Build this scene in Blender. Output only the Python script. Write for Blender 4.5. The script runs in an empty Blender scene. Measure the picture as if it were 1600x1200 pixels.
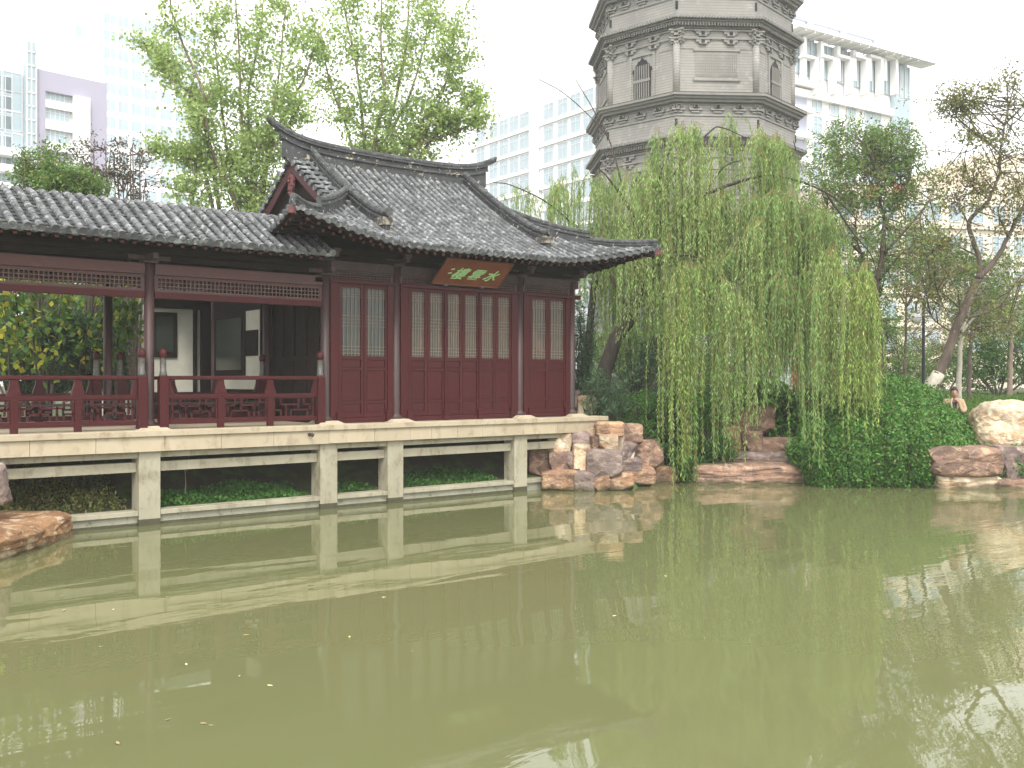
import bpy, math, random
import numpy as np
from mathutils import Vector
RAD=math.radians
# ------------------------------------------------------------------ camera
F0=1555.0; XV=2740.0; YH=593.0; HC=2.85
PSI=math.atan((XV-800)/F0)
FW=(math.cos(PSI),math.sin(PSI)); RT=(FW[1],-FW[0])
scn=bpy.context.scene
COL=scn.collection
cam=bpy.data.cameras.new('camera'); cam.sensor_width=36; cam.lens=36*F0/1600
cam.shift_y=-(600-YH)/1600; cam.clip_end=3000; cam.clip_start=.1
co=bpy.data.objects.new('camera',cam); COL.objects.link(co); scn.camera=co
co.location=(0,0,HC); co.rotation_euler=(RAD(90),0,PSI-RAD(90))
# ------------------------------------------------------------------ world + sun
SUN_EL=52; SUN_AZ=-125      # degrees, azimuth of the direction towards the sun, from +X
w=bpy.data.worlds.new('World'); scn.world=w; w.use_nodes=True
nt=w.node_tree; N=nt.nodes; N.clear()
sky=N.new('ShaderNodeTexSky'); sky.sky_type='NISHITA'; sky.sun_disc=False
sky.sun_elevation=RAD(SUN_EL); sky.sun_rotation=RAD(90-SUN_AZ); sky.dust_density=4; sky.air_density=1; sky.ozone_density=1
bw=N.new('ShaderNodeRGBToBW'); mx=N.new('ShaderNodeMix'); mx.data_type='RGBA'; mx.inputs[0].default_value=.93
cmb=N.new('ShaderNodeCombineColor')
g=N.new('ShaderNodeMath'); g.operation='MULTIPLY'; g.inputs[1].default_value=.5
g2=N.new('ShaderNodeMath'); g2.operation='ADD'; g2.inputs[1].default_value=6.2
bg=N.new('ShaderNodeBackground'); bg.inputs[1].default_value=.15
out=N.new('ShaderNodeOutputWorld'); L=nt.links
L.new(sky.outputs[0],bw.inputs[0]); L.new(bw.outputs[0],g.inputs[0]); L.new(g.outputs[0],g2.inputs[0])
for i in range(3): L.new(g2.outputs[0],cmb.inputs[i])
L.new(sky.outputs[0],mx.inputs[6]); L.new(cmb.outputs[0],mx.inputs[7]); L.new(mx.outputs[2],bg.inputs[0]); L.new(bg.outputs[0],out.inputs[0])
sun=bpy.data.lights.new('sun','SUN'); sun.energy=1.1; sun.angle=RAD(12); sun.color=(1,.95,.86)
so=bpy.data.objects.new('sun',sun); COL.objects.link(so)
sd=Vector((math.cos(RAD(SUN_EL))*math.cos(RAD(SUN_AZ)),math.cos(RAD(SUN_EL))*math.sin(RAD(SUN_AZ)),math.sin(RAD(SUN_EL))))
so.rotation_euler=sd.to_track_quat('Z','Y').to_euler()
scn.view_settings.view_transform='Standard'; scn.view_settings.look='None'; scn.view_settings.exposure=1.08; scn.view_settings.gamma=1
scn.cycles.use_denoising=True; scn.cycles.max_bounces=6; scn.cycles.diffuse_bounces=3; scn.cycles.transparent_max_bounces=4
scn.cycles.volume_bounces=2; scn.cycles.volume_max_steps=64

# ------------------------------------------------------------------ placing helpers (metres; a photo point at a known distance or plane)
def ray(px):
    t=(px-800)/F0
    return FW[0]+t*RT[0], FW[1]+t*RT[1]
def W(px,py,dep):
    d=ray(px); return Vector((d[0]*dep,d[1]*dep,HC+(YH-py)*dep/F0))
def PY(px,py,Y):
    return W(px,py,Y/ray(px)[1])
def PZ(px,py,z):
    return W(px,py,(HC-z)*F0/(py-YH))
# ------------------------------------------------------------------ mesh helpers
ORG={}
def tag(o,label=None,cat=None,group=None,kind=None):
    if label: o['label']=label
    if cat: o['category']=cat
    if group: o['group']=group
    if kind: o['kind']=kind
    return o
def thing(name,loc,label,cat,group=None,kind=None):
    o=bpy.data.objects.new(name,None); COL.objects.link(o); o.location=loc; ORG[o]=Vector(loc)
    o.empty_display_size=.2
    return tag(o,label,cat,group,kind)
def link(name,me,parent=None):
    o=bpy.data.objects.new(name,me); COL.objects.link(o)
    if parent is not None: o.parent=parent; ORG[o]=ORG[parent]
    else: ORG[o]=Vector((0,0,0))
    return o
class MB:
    def __init__(s): s.v=[]; s.f=[]; s.m=[]
    def add(s,vs,fs,mi=0):
        b=len(s.v); s.v.extend([tuple(v) for v in vs]); s.f.extend([tuple(b+i for i in f) for f in fs]); s.m.extend([mi]*len(fs))
    def box(s,x0,x1,y0,y1,z0,z1,mi=0):
        s.add([(x0,y0,z0),(x1,y0,z0),(x1,y1,z0),(x0,y1,z0),(x0,y0,z1),(x1,y0,z1),(x1,y1,z1),(x0,y1,z1)],
              [(3,2,1,0),(4,5,6,7),(0,1,5,4),(1,2,6,5),(2,3,7,6),(3,0,4,7)],mi)
    def obox(s,c,ax,ay,az,mi=0):
        c=Vector(c); ax=Vector(ax); ay=Vector(ay); az=Vector(az)
        vs=[c+i*ax+j*ay+k*az for k in(-1,1) for i,j in((-1,-1),(1,-1),(1,1),(-1,1))]
        s.add(vs,[(3,2,1,0),(4,5,6,7),(0,1,5,4),(1,2,6,5),(2,3,7,6),(3,0,4,7)],mi)
    def beam(s,a,b,w,h,mi=0):
        a=Vector(a); b=Vector(b); t=(b-a); l=t.length; t=t/l
        up=Vector((0,0,1)) if abs(t.z)<.95 else Vector((0,1,0))
        sd=t.cross(up).normalized(); up=sd.cross(t)
        s.obox((a+b)/2,t*(l/2),sd*(w/2),up*(h/2),mi)
    def tube(s,pts,rad,n=8,mi=0,caps=True):
        pts=[Vector(p) for p in pts]; k=len(pts)
        if not hasattr(rad,'__len__'): rad=[rad]*k
        b=len(s.v); ref=None
        for i,p in enumerate(pts):
            t=(pts[min(i+1,k-1)]-pts[max(i-1,0)])
            if t.length<1e-6: t=Vector((0,0,1))
            t.normalize()
            if ref is None:
                ref=Vector((1,0,0)) if abs(t.x)<.8 else Vector((0,1,0))
            u=(ref-t*ref.dot(t)).normalized(); v=t.cross(u); ref=u
            for j in range(n):
                a=2*math.pi*j/n; q=p+(u*math.cos(a)+v*math.sin(a))*rad[i]; s.v.append((q.x,q.y,q.z))
        for i in range(k-1):
            for j in range(n):
                j2=(j+1)%n; s.f.append((b+i*n+j,b+i*n+j2,b+(i+1)*n+j2,b+(i+1)*n+j)); s.m.append(mi)
        if caps:
            s.f.append(tuple(b+j for j in range(n))[::-1]); s.m.append(mi)
            s.f.append(tuple(b+(k-1)*n+j for j in range(n))); s.m.append(mi)
    def lathe(s,c,prof,n=16,mi=0):
        s.tube([(c[0],c[1],c[2]+h) for h,r in prof],[max(r,.001) for h,r in prof],n,mi)
    def prism(s,outline,ax,ay,o,th,mi=0):
        o=Vector(o); ax=Vector(ax); ay=Vector(ay); nn=ax.cross(ay).normalized()*th/2; k=len(outline)
        A=[o+ax*x+ay*y+nn for x,y in outline]; B=[o+ax*x+ay*y-nn for x,y in outline]
        s.add(A+B,[tuple(range(k)),tuple(range(2*k-1,k-1,-1))]+[(i,k+i,k+(i+1)%k,(i+1)%k) for i in range(k)],mi)
    def grid(s,fn,nu,nv,mi=0):
        vs=[fn(i/nu,j/nv) for j in range(nv+1) for i in range(nu+1)]
        s.add(vs,[(j*(nu+1)+i,j*(nu+1)+i+1,(j+1)*(nu+1)+i+1,(j+1)*(nu+1)+i) for j in range(nv) for i in range(nu)],mi)
    def build(s,name,mats,parent=None,smooth=False,bevel=0,label=None):
        me=bpy.data.meshes.new(name)
        o_=ORG[parent] if parent is not None else Vector((0,0,0))
        me.from_pydata([(x-o_.x,y-o_.y,z-o_.z) for x,y,z in s.v],[],s.f)
        if not isinstance(mats,(list,tuple)): mats=[mats]
        for m in mats: me.materials.append(m)
        if len(mats)>1: me.polygons.foreach_set('material_index',s.m)
        if smooth:
            me.polygons.foreach_set('use_smooth',[True]*len(me.polygons))
        me.update()
        o=link(name,me,parent)
        if bevel:
            b=o.modifiers.new('b','BEVEL'); b.width=bevel; b.segments=2; b.limit_method='ANGLE'
        if label: o['label']=label
        return o
def single(name,mb,mats,label,cat,group=None,kind=None,**k):
    return tag(mb.build(name,mats,None,**k),label,cat,group,kind)
def np_quads(name,V,mats,parent=None,mi=None,smooth=False):
    """V: (n,4,3) quads"""
    n=V.shape[0]; me=bpy.data.meshes.new(name)
    o_=np.array(ORG[parent] if parent is not None else (0,0,0),dtype=float)
    v=(V.reshape(-1,3)-o_).astype(np.float32)
    me.vertices.add(n*4); me.vertices.foreach_set('co',v.ravel())
    me.loops.add(n*4); me.loops.foreach_set('vertex_index',np.arange(n*4,dtype=np.int32))
    me.polygons.add(n); me.polygons.foreach_set('loop_start',np.arange(0,n*4,4,dtype=np.int32))
    if not isinstance(mats,(list,tuple)): mats=[mats]
    for m in mats: me.materials.append(m)
    if mi is not None: me.polygons.foreach_set('material_index',mi.astype(np.int32))
    me.update(calc_edges=True)
    return link(name,me,parent)
def nrm(a): return a/np.maximum(np.linalg.norm(a,axis=1,keepdims=True),1e-9)
def leafquads(c,d,L,Wd,rng,fold=.25):
    """c base points, d axis directions; returns (n,4,3) rhombic leaves with random roll"""
    n=len(c); d=nrm(d); r=rng.normal(size=(n,3)); s=nrm(np.cross(d,r)); u=np.cross(s,d)
    L=np.broadcast_to(L,(n,))[:,None]; Wd=np.broadcast_to(Wd,(n,))[:,None]
    a=c; b=c+d*L*.45+s*Wd*.5+u*Wd*fold*.5; e=c+d*L; f=c+d*L*.45-s*Wd*.5+u*Wd*fold*.5
    return np.stack([a,b,e,f],1)
# ------------------------------------------------------------------ materials
def mat(name,col,rough=.7,var=None,noise=None,bump=0,bscale=20,metal=0,spec=.4,island=0,coord='Object',trans=0,stretch=(1,1,1)):
    """col base colour; var second colour mixed by noise (scale noise); island: value jitter per piece"""
    m=bpy.data.materials.new(name); m.use_nodes=True; nt=m.node_tree; N=nt.nodes; Lk=nt.links; N.clear()
    o=N.new('ShaderNodeOutputMaterial'); p=N.new('ShaderNodeBsdfPrincipled')
    p.inputs['Roughness'].default_value=rough; p.inputs['Metallic'].default_value=metal; p.inputs['Specular IOR Level'].default_value=spec
    tc=N.new('ShaderNodeNewGeometry' if coord=='World' else 'ShaderNodeTexCoord')
    mp=N.new('ShaderNodeMapping'); mp.inputs['Scale'].default_value=stretch
    Lk.new(tc.outputs['Position' if coord=='World' else 'Object'],mp.inputs[0])
    c=N.new('ShaderNodeRGB'); c.outputs[0].default_value=(*col,1); src=c.outputs[0]
    if var is not None:
        vs=var if isinstance(var[0],(tuple,list)) else [var]
        for k,v in enumerate(vs):
            sc=noise[k] if isinstance(noise,(tuple,list)) else (noise or 3)
            nz=N.new('ShaderNodeTexNoise'); nz.inputs['Scale'].default_value=sc; nz.inputs['Detail'].default_value=6; nz.inputs['Roughness'].default_value=.65
            Lk.new(mp.outputs[0],nz.inputs['Vector'])
            r=N.new('ShaderNodeValToRGB'); t=v[3] if len(v)>3 else .5; wd=v[4] if len(v)>4 else .15
            r.color_ramp.elements[0].position=max(0,t-wd); r.color_ramp.elements[1].position=min(1,t+wd)
            Lk.new(nz.outputs[0],r.inputs[0]); mm=N.new('ShaderNodeMix'); mm.data_type='RGBA'
            Lk.new(r.outputs[0],mm.inputs[0]); Lk.new(src,mm.inputs[6]); mm.inputs[7].default_value=(*v[:3],1); src=mm.outputs[2]
    if island:
        ge=N.new('ShaderNodeNewGeometry'); h=N.new('ShaderNodeHueSaturation')
        mr=N.new('ShaderNodeMapRange'); mr.inputs[3].default_value=1-island; mr.inputs[4].default_value=1+island
        Lk.new(ge.outputs['Random Per Island'],mr.inputs[0]); Lk.new(mr.outputs[0],h.inputs['Value']); Lk.new(src,h.inputs['Color']); src=h.outputs[0]
    Lk.new(src,p.inputs['Base Color'])
    if bump:
        nz=N.new('ShaderNodeTexNoise'); nz.inputs['Scale'].default_value=bscale; nz.inputs['Detail'].default_value=5
        Lk.new(mp.outputs[0],nz.inputs['Vector']); b=N.new('ShaderNodeBump'); b.inputs['Strength'].default_value=bump; b.inputs['Distance'].default_value=.02
        Lk.new(nz.outputs[0],b.inputs['Height']); Lk.new(b.outputs[0],p.inputs['Normal'])
    if trans:
        tr=N.new('ShaderNodeBsdfTranslucent'); ms=N.new('ShaderNodeMixShader'); ms.inputs[0].default_value=trans
        Lk.new(src,tr.inputs[0]); Lk.new(p.outputs[0],ms.inputs[1]); Lk.new(tr.outputs[0],ms.inputs[2]); Lk.new(ms.outputs[0],o.inputs[0])
    else: Lk.new(p.outputs[0],o.inputs[0])
    return m
def leafmat(name,c1,c2,c3=None,sc=1.2,trans=.35,island=.35):
    v=[(*c2,.5,.2)]; n=[sc]
    if c3: v.append((*c3,.62,.06)); n.append(sc*4)
    return mat(name,c1,.55,v,n,island=island,trans=trans,spec=.3,coord='World')
M={}
M['red']=mat('red_lacquer_wood',(.056,.0065,.0075),.5,[(.042,.006,.007,.5,.2),(.085,.017,.016,.64,.06)],[2.5,30],bump=.12,bscale=60,stretch=(1,1,.25),spec=.22)
M['redb']=mat('aged_red_beam',(.085,.028,.026),.6,[(.06,.03,.028,.5,.2),(.12,.05,.045,.64,.08)],[3,22],bump=.2,bscale=50,stretch=(.3,1,1))
M['brown']=mat('weathered_brown_wood',(.07,.043,.038),.7,[(.035,.022,.021,.5,.25),(.12,.085,.075,.63,.08)],[3,20],bump=.25,bscale=50)
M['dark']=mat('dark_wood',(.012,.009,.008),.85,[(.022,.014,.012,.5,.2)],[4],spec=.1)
M['col']=mat('dark_column_paint',(.038,.029,.027),.5,[(.06,.022,.021,.5,.2),(.1,.08,.07,.68,.05)],[1.2,14],bump=.1,stretch=(1,1,.2))
M['rend']=mat('red_rafter_end',(.16,.05,.045),.7,[(.08,.03,.03,.5,.2)],[9])
M['friez']=mat('frieze_wood',(.11,.06,.052),.65,[(.075,.045,.04,.5,.2)],[6])
M['lat']=mat('pale_lattice_bar',(.19,.155,.12),.6,[(.13,.105,.085,.5,.2)],[8],island=.15)
M['silver']=mat('grey_metal_band',(.15,.145,.13),.5,[(.07,.065,.06,.5,.12)],[20],metal=.3)
def tilemat(name,base,pale,dark,pt,lich=.62):
    return mat(name,base,.8,[(*dark,.42,.12),(*pale,pt,.07),(.45,.41,.3,lich+.08,.03)],[2.2,7,4.5],bump=.5,bscale=35,island=.16,coord='World')
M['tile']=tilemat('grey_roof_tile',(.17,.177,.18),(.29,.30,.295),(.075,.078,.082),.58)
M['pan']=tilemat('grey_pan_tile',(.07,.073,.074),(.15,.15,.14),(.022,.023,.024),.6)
M['ridge']=mat('dark_ridge_plaster',(.04,.042,.044),.85,[(.075,.077,.078,.5,.15),(.5,.45,.33,.63,.025),(.55,.53,.47,.64,.02)],[2.5,4,9],bump=.5,bscale=25,coord='World')
M['ridgecap']=mat('ridge_cap_tile',(.085,.088,.088),.85,[(.03,.032,.034,.5,.12),(.42,.39,.3,.66,.04)],[7,9],bump=.5,bscale=30,coord='World')
M['fascia']=mat('cream_stone_slab',(.47,.40,.285),.65,[(.38,.315,.215,.5,.2),(.30,.24,.16,.6,.08)],[1.1,4],bump=.1,bscale=30,island=.07,stretch=(1,1,.6))
M['conc']=mat('pale_concrete',(.40,.37,.275),.8,[(.29,.265,.19,.5,.2),(.19,.17,.11,.6,.09)],[1.3,5],bump=.2,bscale=25,stretch=(1,1,.5))
M['concw']=mat('waterside_wall',(.33,.32,.25),.85,[(.22,.22,.16,.5,.2),(.1,.1,.06,.64,.08)],[2,7],bump=.3,bscale=25)
M['wet']=mat('wet_algae_band',(.075,.07,.038),.5,[(.05,.05,.025,.5,.15)],[8],bump=.4,bscale=25)
M['joint']=mat('slab_joint',(.2,.16,.11),.9)
M['white']=mat('white_wall_plaster',(.62,.61,.52),.8,[(.5,.5,.42,.55,.15)],[1.5])
M['bark']=mat('grey_brown_bark',(.13,.098,.075),.9,[(.06,.045,.035,.5,.15),(.24,.2,.16,.64,.08)],[6,12],bump=.7,bscale=30,stretch=(1,1,.3))
M['barkl']=mat('pale_tan_bark',(.25,.19,.14),.9,[(.13,.1,.075,.5,.15),(.34,.29,.23,.62,.08)],[4,9],bump=.5,bscale=30,stretch=(1,1,.3))
M['barkd']=mat('dark_willow_bark',(.06,.045,.036),.9,[(.03,.024,.02,.5,.15),(.11,.1,.06,.64,.08)],[5,11],bump=.8,bscale=28,stretch=(1,1,.3))
M['lime']=mat('whitewashed_bark',(.5,.46,.38),.9,[(.35,.31,.25,.55,.12)],[6],bump=.5,bscale=30)
M['willow']=leafmat('willow_leaf',(0.24,0.40,0.115),(0.145,0.27,0.075),(0.39,0.51,0.17),.9)
M['willowp']=leafmat('pale_willow_leaf',(0.36,0.51,0.17),(0.27,0.42,0.13),(0.48,0.58,0.22),1.5,.4)
M['willowy']=leafmat('yellow_green_willow_leaf',(0.33,0.46,0.11),(0.22,0.35,0.09),(0.5,0.52,0.14),1.2)
M['wtwig']=mat('yellow_willow_twig',(.22,.2,.07),.7)
M['gink']=leafmat('light_green_leaf',(0.38,0.49,0.16),(0.27,0.39,0.12),(0.50,0.56,0.24),.7,.5)
M['purp']=leafmat('purple_brown_leaf',(.13,.09,.085),(.09,.1,.05),(.2,.13,.11),1.5)
M['bigl']=leafmat('broad_green_leaf',(0.120,0.228,0.048),(0.072,0.144,0.036),(0.360,0.384,0.036),1.4,.45)
M['yel']=leafmat('yellow_broad_leaf',(.5,.45,.04),(.38,.4,.05),None,2,.5)
M['ivy']=leafmat('ivy_leaf',(0.090,0.240,0.038),(0.060,0.158,0.030),(0.165,0.285,0.045),2.2,.25,.45)
M['shrub']=leafmat('shrub_leaf',(0.070,0.189,0.031),(0.045,0.119,0.025),(0.140,0.266,0.042),2,.25,.4)
M['dshrub']=leafmat('dark_shrub_leaf',(0.039,0.091,0.033),(0.023,0.058,0.023),(0.078,0.143,0.052),2,.2,.5)
M['olean']=leafmat('oleander_leaf',(0.065,0.130,0.052),(0.039,0.085,0.039),(0.130,0.195,0.104),2,.2,.5)
M['round']=leafmat('mid_green_leaf',(0.162,0.270,0.068),(0.101,0.196,0.047),(0.338,0.257,0.081),1.1,.35)
M['autumn']=leafmat('turning_olive_leaf',(0.204,0.240,0.060),(0.156,0.168,0.060),(0.396,0.228,0.072),1.3,.4,.4)
M['grassm']=leafmat('grass_blade',(.10,.2,.03),(.07,.14,.025),(.16,.22,.05),2,.3,.35)
# ground
gm=mat('bank_soil_and_turf',(.085,.075,.045),.95,[(.05,.045,.03,.5,.2),(.07,.12,.03,.55,.08)],[.8,2.5],bump=.6,bscale=8,coord='World')
M['ground']=gm
# rocks
def rockmat(name,a,b,c,d,seam=(.42,.33,.24),vs=1.5):
    m=mat(name,a,.9,[(*b,.5,.08),(*c,.58,.06),(*d,.66,.04)],[1.6,3.6,7],bump=1.0,bscale=16,stretch=(1,1,1.35),coord='World',spec=.15)
    nt=m.node_tree; N=nt.nodes; Lk=nt.links; p=[n for n in N if n.type=='BSDF_PRINCIPLED'][0]; src=p.inputs['Base Color'].links[0].from_socket
    mp=[n for n in N if n.type=='MAPPING'][0]; nz=N.new('ShaderNodeTexNoise'); nz.inputs['Scale'].default_value=3; Lk.new(mp.outputs[0],nz.inputs['Vector'])
    ad=N.new('ShaderNodeVectorMath'); ad.operation='MULTIPLY_ADD'; ad.inputs[1].default_value=(.35,.35,.35); Lk.new(nz.outputs['Color'],ad.inputs[0]); Lk.new(mp.outputs[0],ad.inputs[2])
    v=N.new('ShaderNodeTexVoronoi'); v.inputs['Scale'].default_value=vs; Lk.new(ad.outputs[0],v.inputs['Vector'])
    e=N.new('ShaderNodeTexVoronoi'); e.feature='DISTANCE_TO_EDGE'; e.inputs['Scale'].default_value=vs; Lk.new(ad.outputs[0],e.inputs['Vector'])
    bw_=N.new('ShaderNodeRGBToBW'); Lk.new(v.outputs['Color'],bw_.inputs[0]); mr=N.new('ShaderNodeMapRange'); mr.inputs[3].default_value=.6; mr.inputs[4].default_value=1.5; Lk.new(bw_.outputs[0],mr.inputs[0])
    h=N.new('ShaderNodeHueSaturation'); Lk.new(src,h.inputs['Color']); Lk.new(mr.outputs[0],h.inputs['Value'])
    rp=N.new('ShaderNodeValToRGB'); rp.color_ramp.elements[0].position=.012; rp.color_ramp.elements[0].color=(1,1,1,1); rp.color_ramp.elements[1].position=.035; rp.color_ramp.elements[1].color=(0,0,0,1); Lk.new(e.outputs[0],rp.inputs[0])
    ms=N.new('ShaderNodeMath'); ms.operation='MULTIPLY'; Lk.new(rp.outputs[0],ms.inputs[0]); rn=N.new('ShaderNodeMapRange'); rn.inputs[1].default_value=.45; rn.inputs[2].default_value=.65; rn.inputs[4].default_value=.6; Lk.new(nz.outputs[0],rn.inputs[0]); Lk.new(rn.outputs[0],ms.inputs[1])
    mm=N.new('ShaderNodeMix'); mm.data_type='RGBA'; mm.inputs[7].default_value=(*seam,1); Lk.new(ms.outputs[0],mm.inputs[0]); Lk.new(h.outputs[0],mm.inputs[6]); ge=N.new('ShaderNodeNewGeometry'); sx=N.new('ShaderNodeSeparateXYZ'); Lk.new(ge.outputs['Position'],sx.inputs[0])
    zz=N.new('ShaderNodeMath'); zz.operation='MULTIPLY_ADD'; zz.inputs[1].default_value=-.35; Lk.new(nz.outputs[0],zz.inputs[0]); Lk.new(sx.outputs[2],zz.inputs[2])
    wr=N.new('ShaderNodeMapRange'); wr.inputs[1].default_value=-.13; wr.inputs[2].default_value=-.03; wr.inputs[3].default_value=.8; wr.inputs[4].default_value=0; Lk.new(zz.outputs[0],wr.inputs[0])
    m3=N.new('ShaderNodeMix'); m3.data_type='RGBA'; m3.inputs[7].default_value=(.06,.055,.03,1); Lk.new(wr.outputs[0],m3.inputs[0]); Lk.new(mm.outputs[2],m3.inputs[6]); Lk.new(m3.outputs[2],p.inputs['Base Color'])
    return m
M['rk1']=rockmat('red_brown_rock',(.25,.155,.11),(.15,.10,.08),(.36,.25,.17),(.42,.24,.12))
M['rk2']=rockmat('pale_ochre_rock',(.50,.41,.29),(.38,.25,.15),(.6,.54,.42),(.3,.19,.13),(.3,.2,.13),.9)
M['rk3']=rockmat('purple_grey_rock',(.22,.17,.15),(.16,.12,.11),(.30,.23,.19),(.34,.23,.15))
M['rk4']=rockmat('orange_brown_rock',(.36,.21,.12),(.22,.14,.1),(.48,.34,.21),(.13,.1,.09))
M['rk5']=rockmat('cream_topped_orange_rock',(.33,.19,.10),(.20,.11,.06),(.50,.40,.27),(.46,.36,.24),(.2,.12,.07),.8)
M['mortar']=mat('pale_mortar',(.45,.36,.27),.95,[(.3,.22,.16,.5,.15)],[5],bump=.8,bscale=20)
# ================================================================== ROOF TOOLS
def barrel_row(mb,P,b0,b1,lat,r=.06,L=.25,rng=random,mi=0,lift=.03,segs=5):
    """P(b)->Vector along the slope; lat = sideways unit vector"""
    lat=Vector(lat); b=b0; n=max(1,int(round((b1-b0)/L))); L=(b1-b0)/n
    if b1-b0<.08: return
    for i in range(n):
        a=P(b0+i*L-.01); c=P(min(b1,b0+(i+1)*L+.02)); t=(c-a).normalized(); up=lat.cross(t)
        if up.z<0: up=-up
        j=rng.uniform(-.004,.004); jz=rng.uniform(-.002,.003)
        vs=[]
        for q,rr,e in((a,r*1.03,lift+.006),(c,r*.97,lift)):
            for k in range(segs+1):
                ph=math.pi*k/segs; vs.append(q+lat*(math.cos(ph)*rr+j)+up*(math.sin(ph)*rr+e+jz))
        s=segs+1
        mb.add(vs,[(k,k+1,s+k+1,s+k) for k in range(segs)]+[tuple(range(s))[::-1]],mi)
def pan_row(mb,P,b0,b1,lat,w,L=.16,rng=random,mi=0):
    lat=Vector(lat); n=max(1,int(round((b1-b0)/L))); L=(b1-b0)/n
    if b1-b0<.08: return
    for i in range(n):
        a=P(b0+i*L); c=P(b0+(i+1)*L); t=(c-a).normalized(); up=lat.cross(t)
        if up.z<0: up=-up
        vs=[]
        for q,e in((a,.022),(c,.004)):
            for k in range(5):
                u=(k/4-.5); vs.append(q+lat*(u*w)+up*(e+.11*u*u+.004))
        vs+= [v-up*.02 for v in vs[:5]]
        mb.add(vs,[(k,k+1,5+k+1,5+k) for k in range(4)]+[(k,10+k,10+k+1,k+1) for k in range(4)],mi)
def eave_disc(mb,P,lat,b=0,r=.066,mi=0):
    p=P(b); t=(P(b+.1)-p).normalized(); lat=Vector(lat); up=lat.cross(t)
    if up.z<0: up=-up
    c=p+up*.035-t*.02; n=12
    A=[c+lat*math.cos(2*math.pi*k/n)*r+up*math.sin(2*math.pi*k/n)*r for k in range(n)]
    B=[a+t*.05 for a in A]; C=[c+(a-c)*.72+t*.008 for a in A]; 
    mb.add(A+B+C,[(k,n+k,n+(k+1)%n,(k+1)%n) for k in range(n)]+[(2*n+k,k,(k+1)%n,2*n+(k+1)%n) for k in range(n)]+[tuple(range(2*n,3*n))],mi)
def drip(mb,P,lat,w,mi=0):
    p=P(0); t=(P(.1)-p).normalized(); lat=Vector(lat); up=lat.cross(t)
    if up.z<0: up=-up
    o=[(-.5,.04),(-.25,.005),(0,-.004),(.25,.005),(.5,.04),(.46,-.035),(.25,-.075),(0,-.092),(-.25,-.075),(-.46,-.035)]
    A=[p+lat*x*w+up*(y+.02)-t*.01 for x,y in o]; B=[a+t*.025 for a in A]; k=len(o)
    mb.add(A+B,[tuple(range(k))[::-1],tuple(range(k,2*k))]+[(i,(i+1)%k,k+(i+1)%k,k+i) for i in range(k)],mi)
rng=random.Random(5)
# ================================================================== DECK
FZ=1.86            # floor level
XC=[-1.05,2.85,6.76,10.67,12.52,16.27,18.09]
ZR=-.35
deck=thing('stone_deck',(10,20,0),'cream stone deck on square concrete piers carrying the pavilion and gallery over the pond','deck')
def PYx(px,Y): return PY(px,500,Y).x
DR=18.95
m=MB(); m.box(-6,DR,19.45,27.0,FZ-.12,FZ); m.build('deck_slab',M['fascia'],deck,bevel=.012)
m=MB(); x=-6.0; k=0
rr=random.Random(3)
while x<DR-.25:
    wd=rr.choice([1.15,1.15,.95,.75,1.3,.6]); x2=min(DR-.03,x+wd); m.box(x+.003,x2-.003,19.5,19.62,FZ-.415+rr.uniform(0,.006),FZ-.121); x=x2; k+=1
m.box(DR-.15,DR-.032,19.625,26.9,FZ-.41,FZ-.121)
m.build('fascia_slabs',M['fascia'],deck,bevel=.004)
m=MB(); m.box(-6,DR-.4,19.66,19.95,1.32,FZ-.122); m.box(-6,DR-.4,26,26.6,1.32,FZ-.122); m.build('edge_beam',M['conc'],deck)
piers=[-1.5,2.62,6.64,10.55,12.27,16.0]
for i,x in enumerate(piers):
    m=MB(); m.box(x-.21,x+.21,19.6,20.03,-1.0,FZ-.123); m.box(x-.213,x+.213,19.597,20.033,-1.0,.13,1)
    m.build('pier',[M['conc'],M['wet']],deck,bevel=.008)
    if i<5:
        x2=piers[i+1]; m=MB(); m.box(x+.213,x2-.213,19.74,19.9,1.04,1.23); m.build('tie_beam',M['conc'],deck,bevel=.006)
        m=MB(); m.box(x+.216,x2-.216,19.66,19.94,-1,.2); m.box(x+.2165,x2-.2165,19.655,19.9,-1,.06,1); m.build('edge_wall',[M['concw'],M['wet']],deck)
        m=MB(); m.box(x+.216,x2-.216,19.60,19.98,.2,.29); m.build('coping',M['conc'],deck,bevel=.006)
m=MB(); m.box(16.216,17.2,19.66,19.94,-1,.2);m.build('edge_wall',M['concw'],deck); m=MB(); m.box(16.216,17.0,19.6,19.98,.2,.29);m.build('coping',M['conc'],deck,bevel=.006)
m=MB(); m.box(16.216,17.3,19.74,19.9,1.04,1.23); m.build('tie_beam',M['conc'],deck,bevel=.006)
# spout
m=MB(); m.tube([(10.02,19.51,1.66),(10.02,19.40,1.67),(10.06,19.37,1.64)],[.035,.035,.04],10); m.build('drain_spout',M['brown'],deck,smooth=True)
# column bases
def plinth(mb,x,y):
    mb.add([(x-.33,y-.36,FZ),(x+.33,y-.36,FZ),(x+.33,y+.3,FZ),(x-.33,y+.3,FZ),(x-.2,y-.24,FZ+.07),(x+.2,y-.24,FZ+.07),(x+.2,y+.24,FZ+.07),(x-.2,y+.24,FZ+.07)],
           [(0,1,5,4),(1,2,6,5),(2,3,7,6),(3,0,4,7),(4,5,6,7)])
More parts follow.
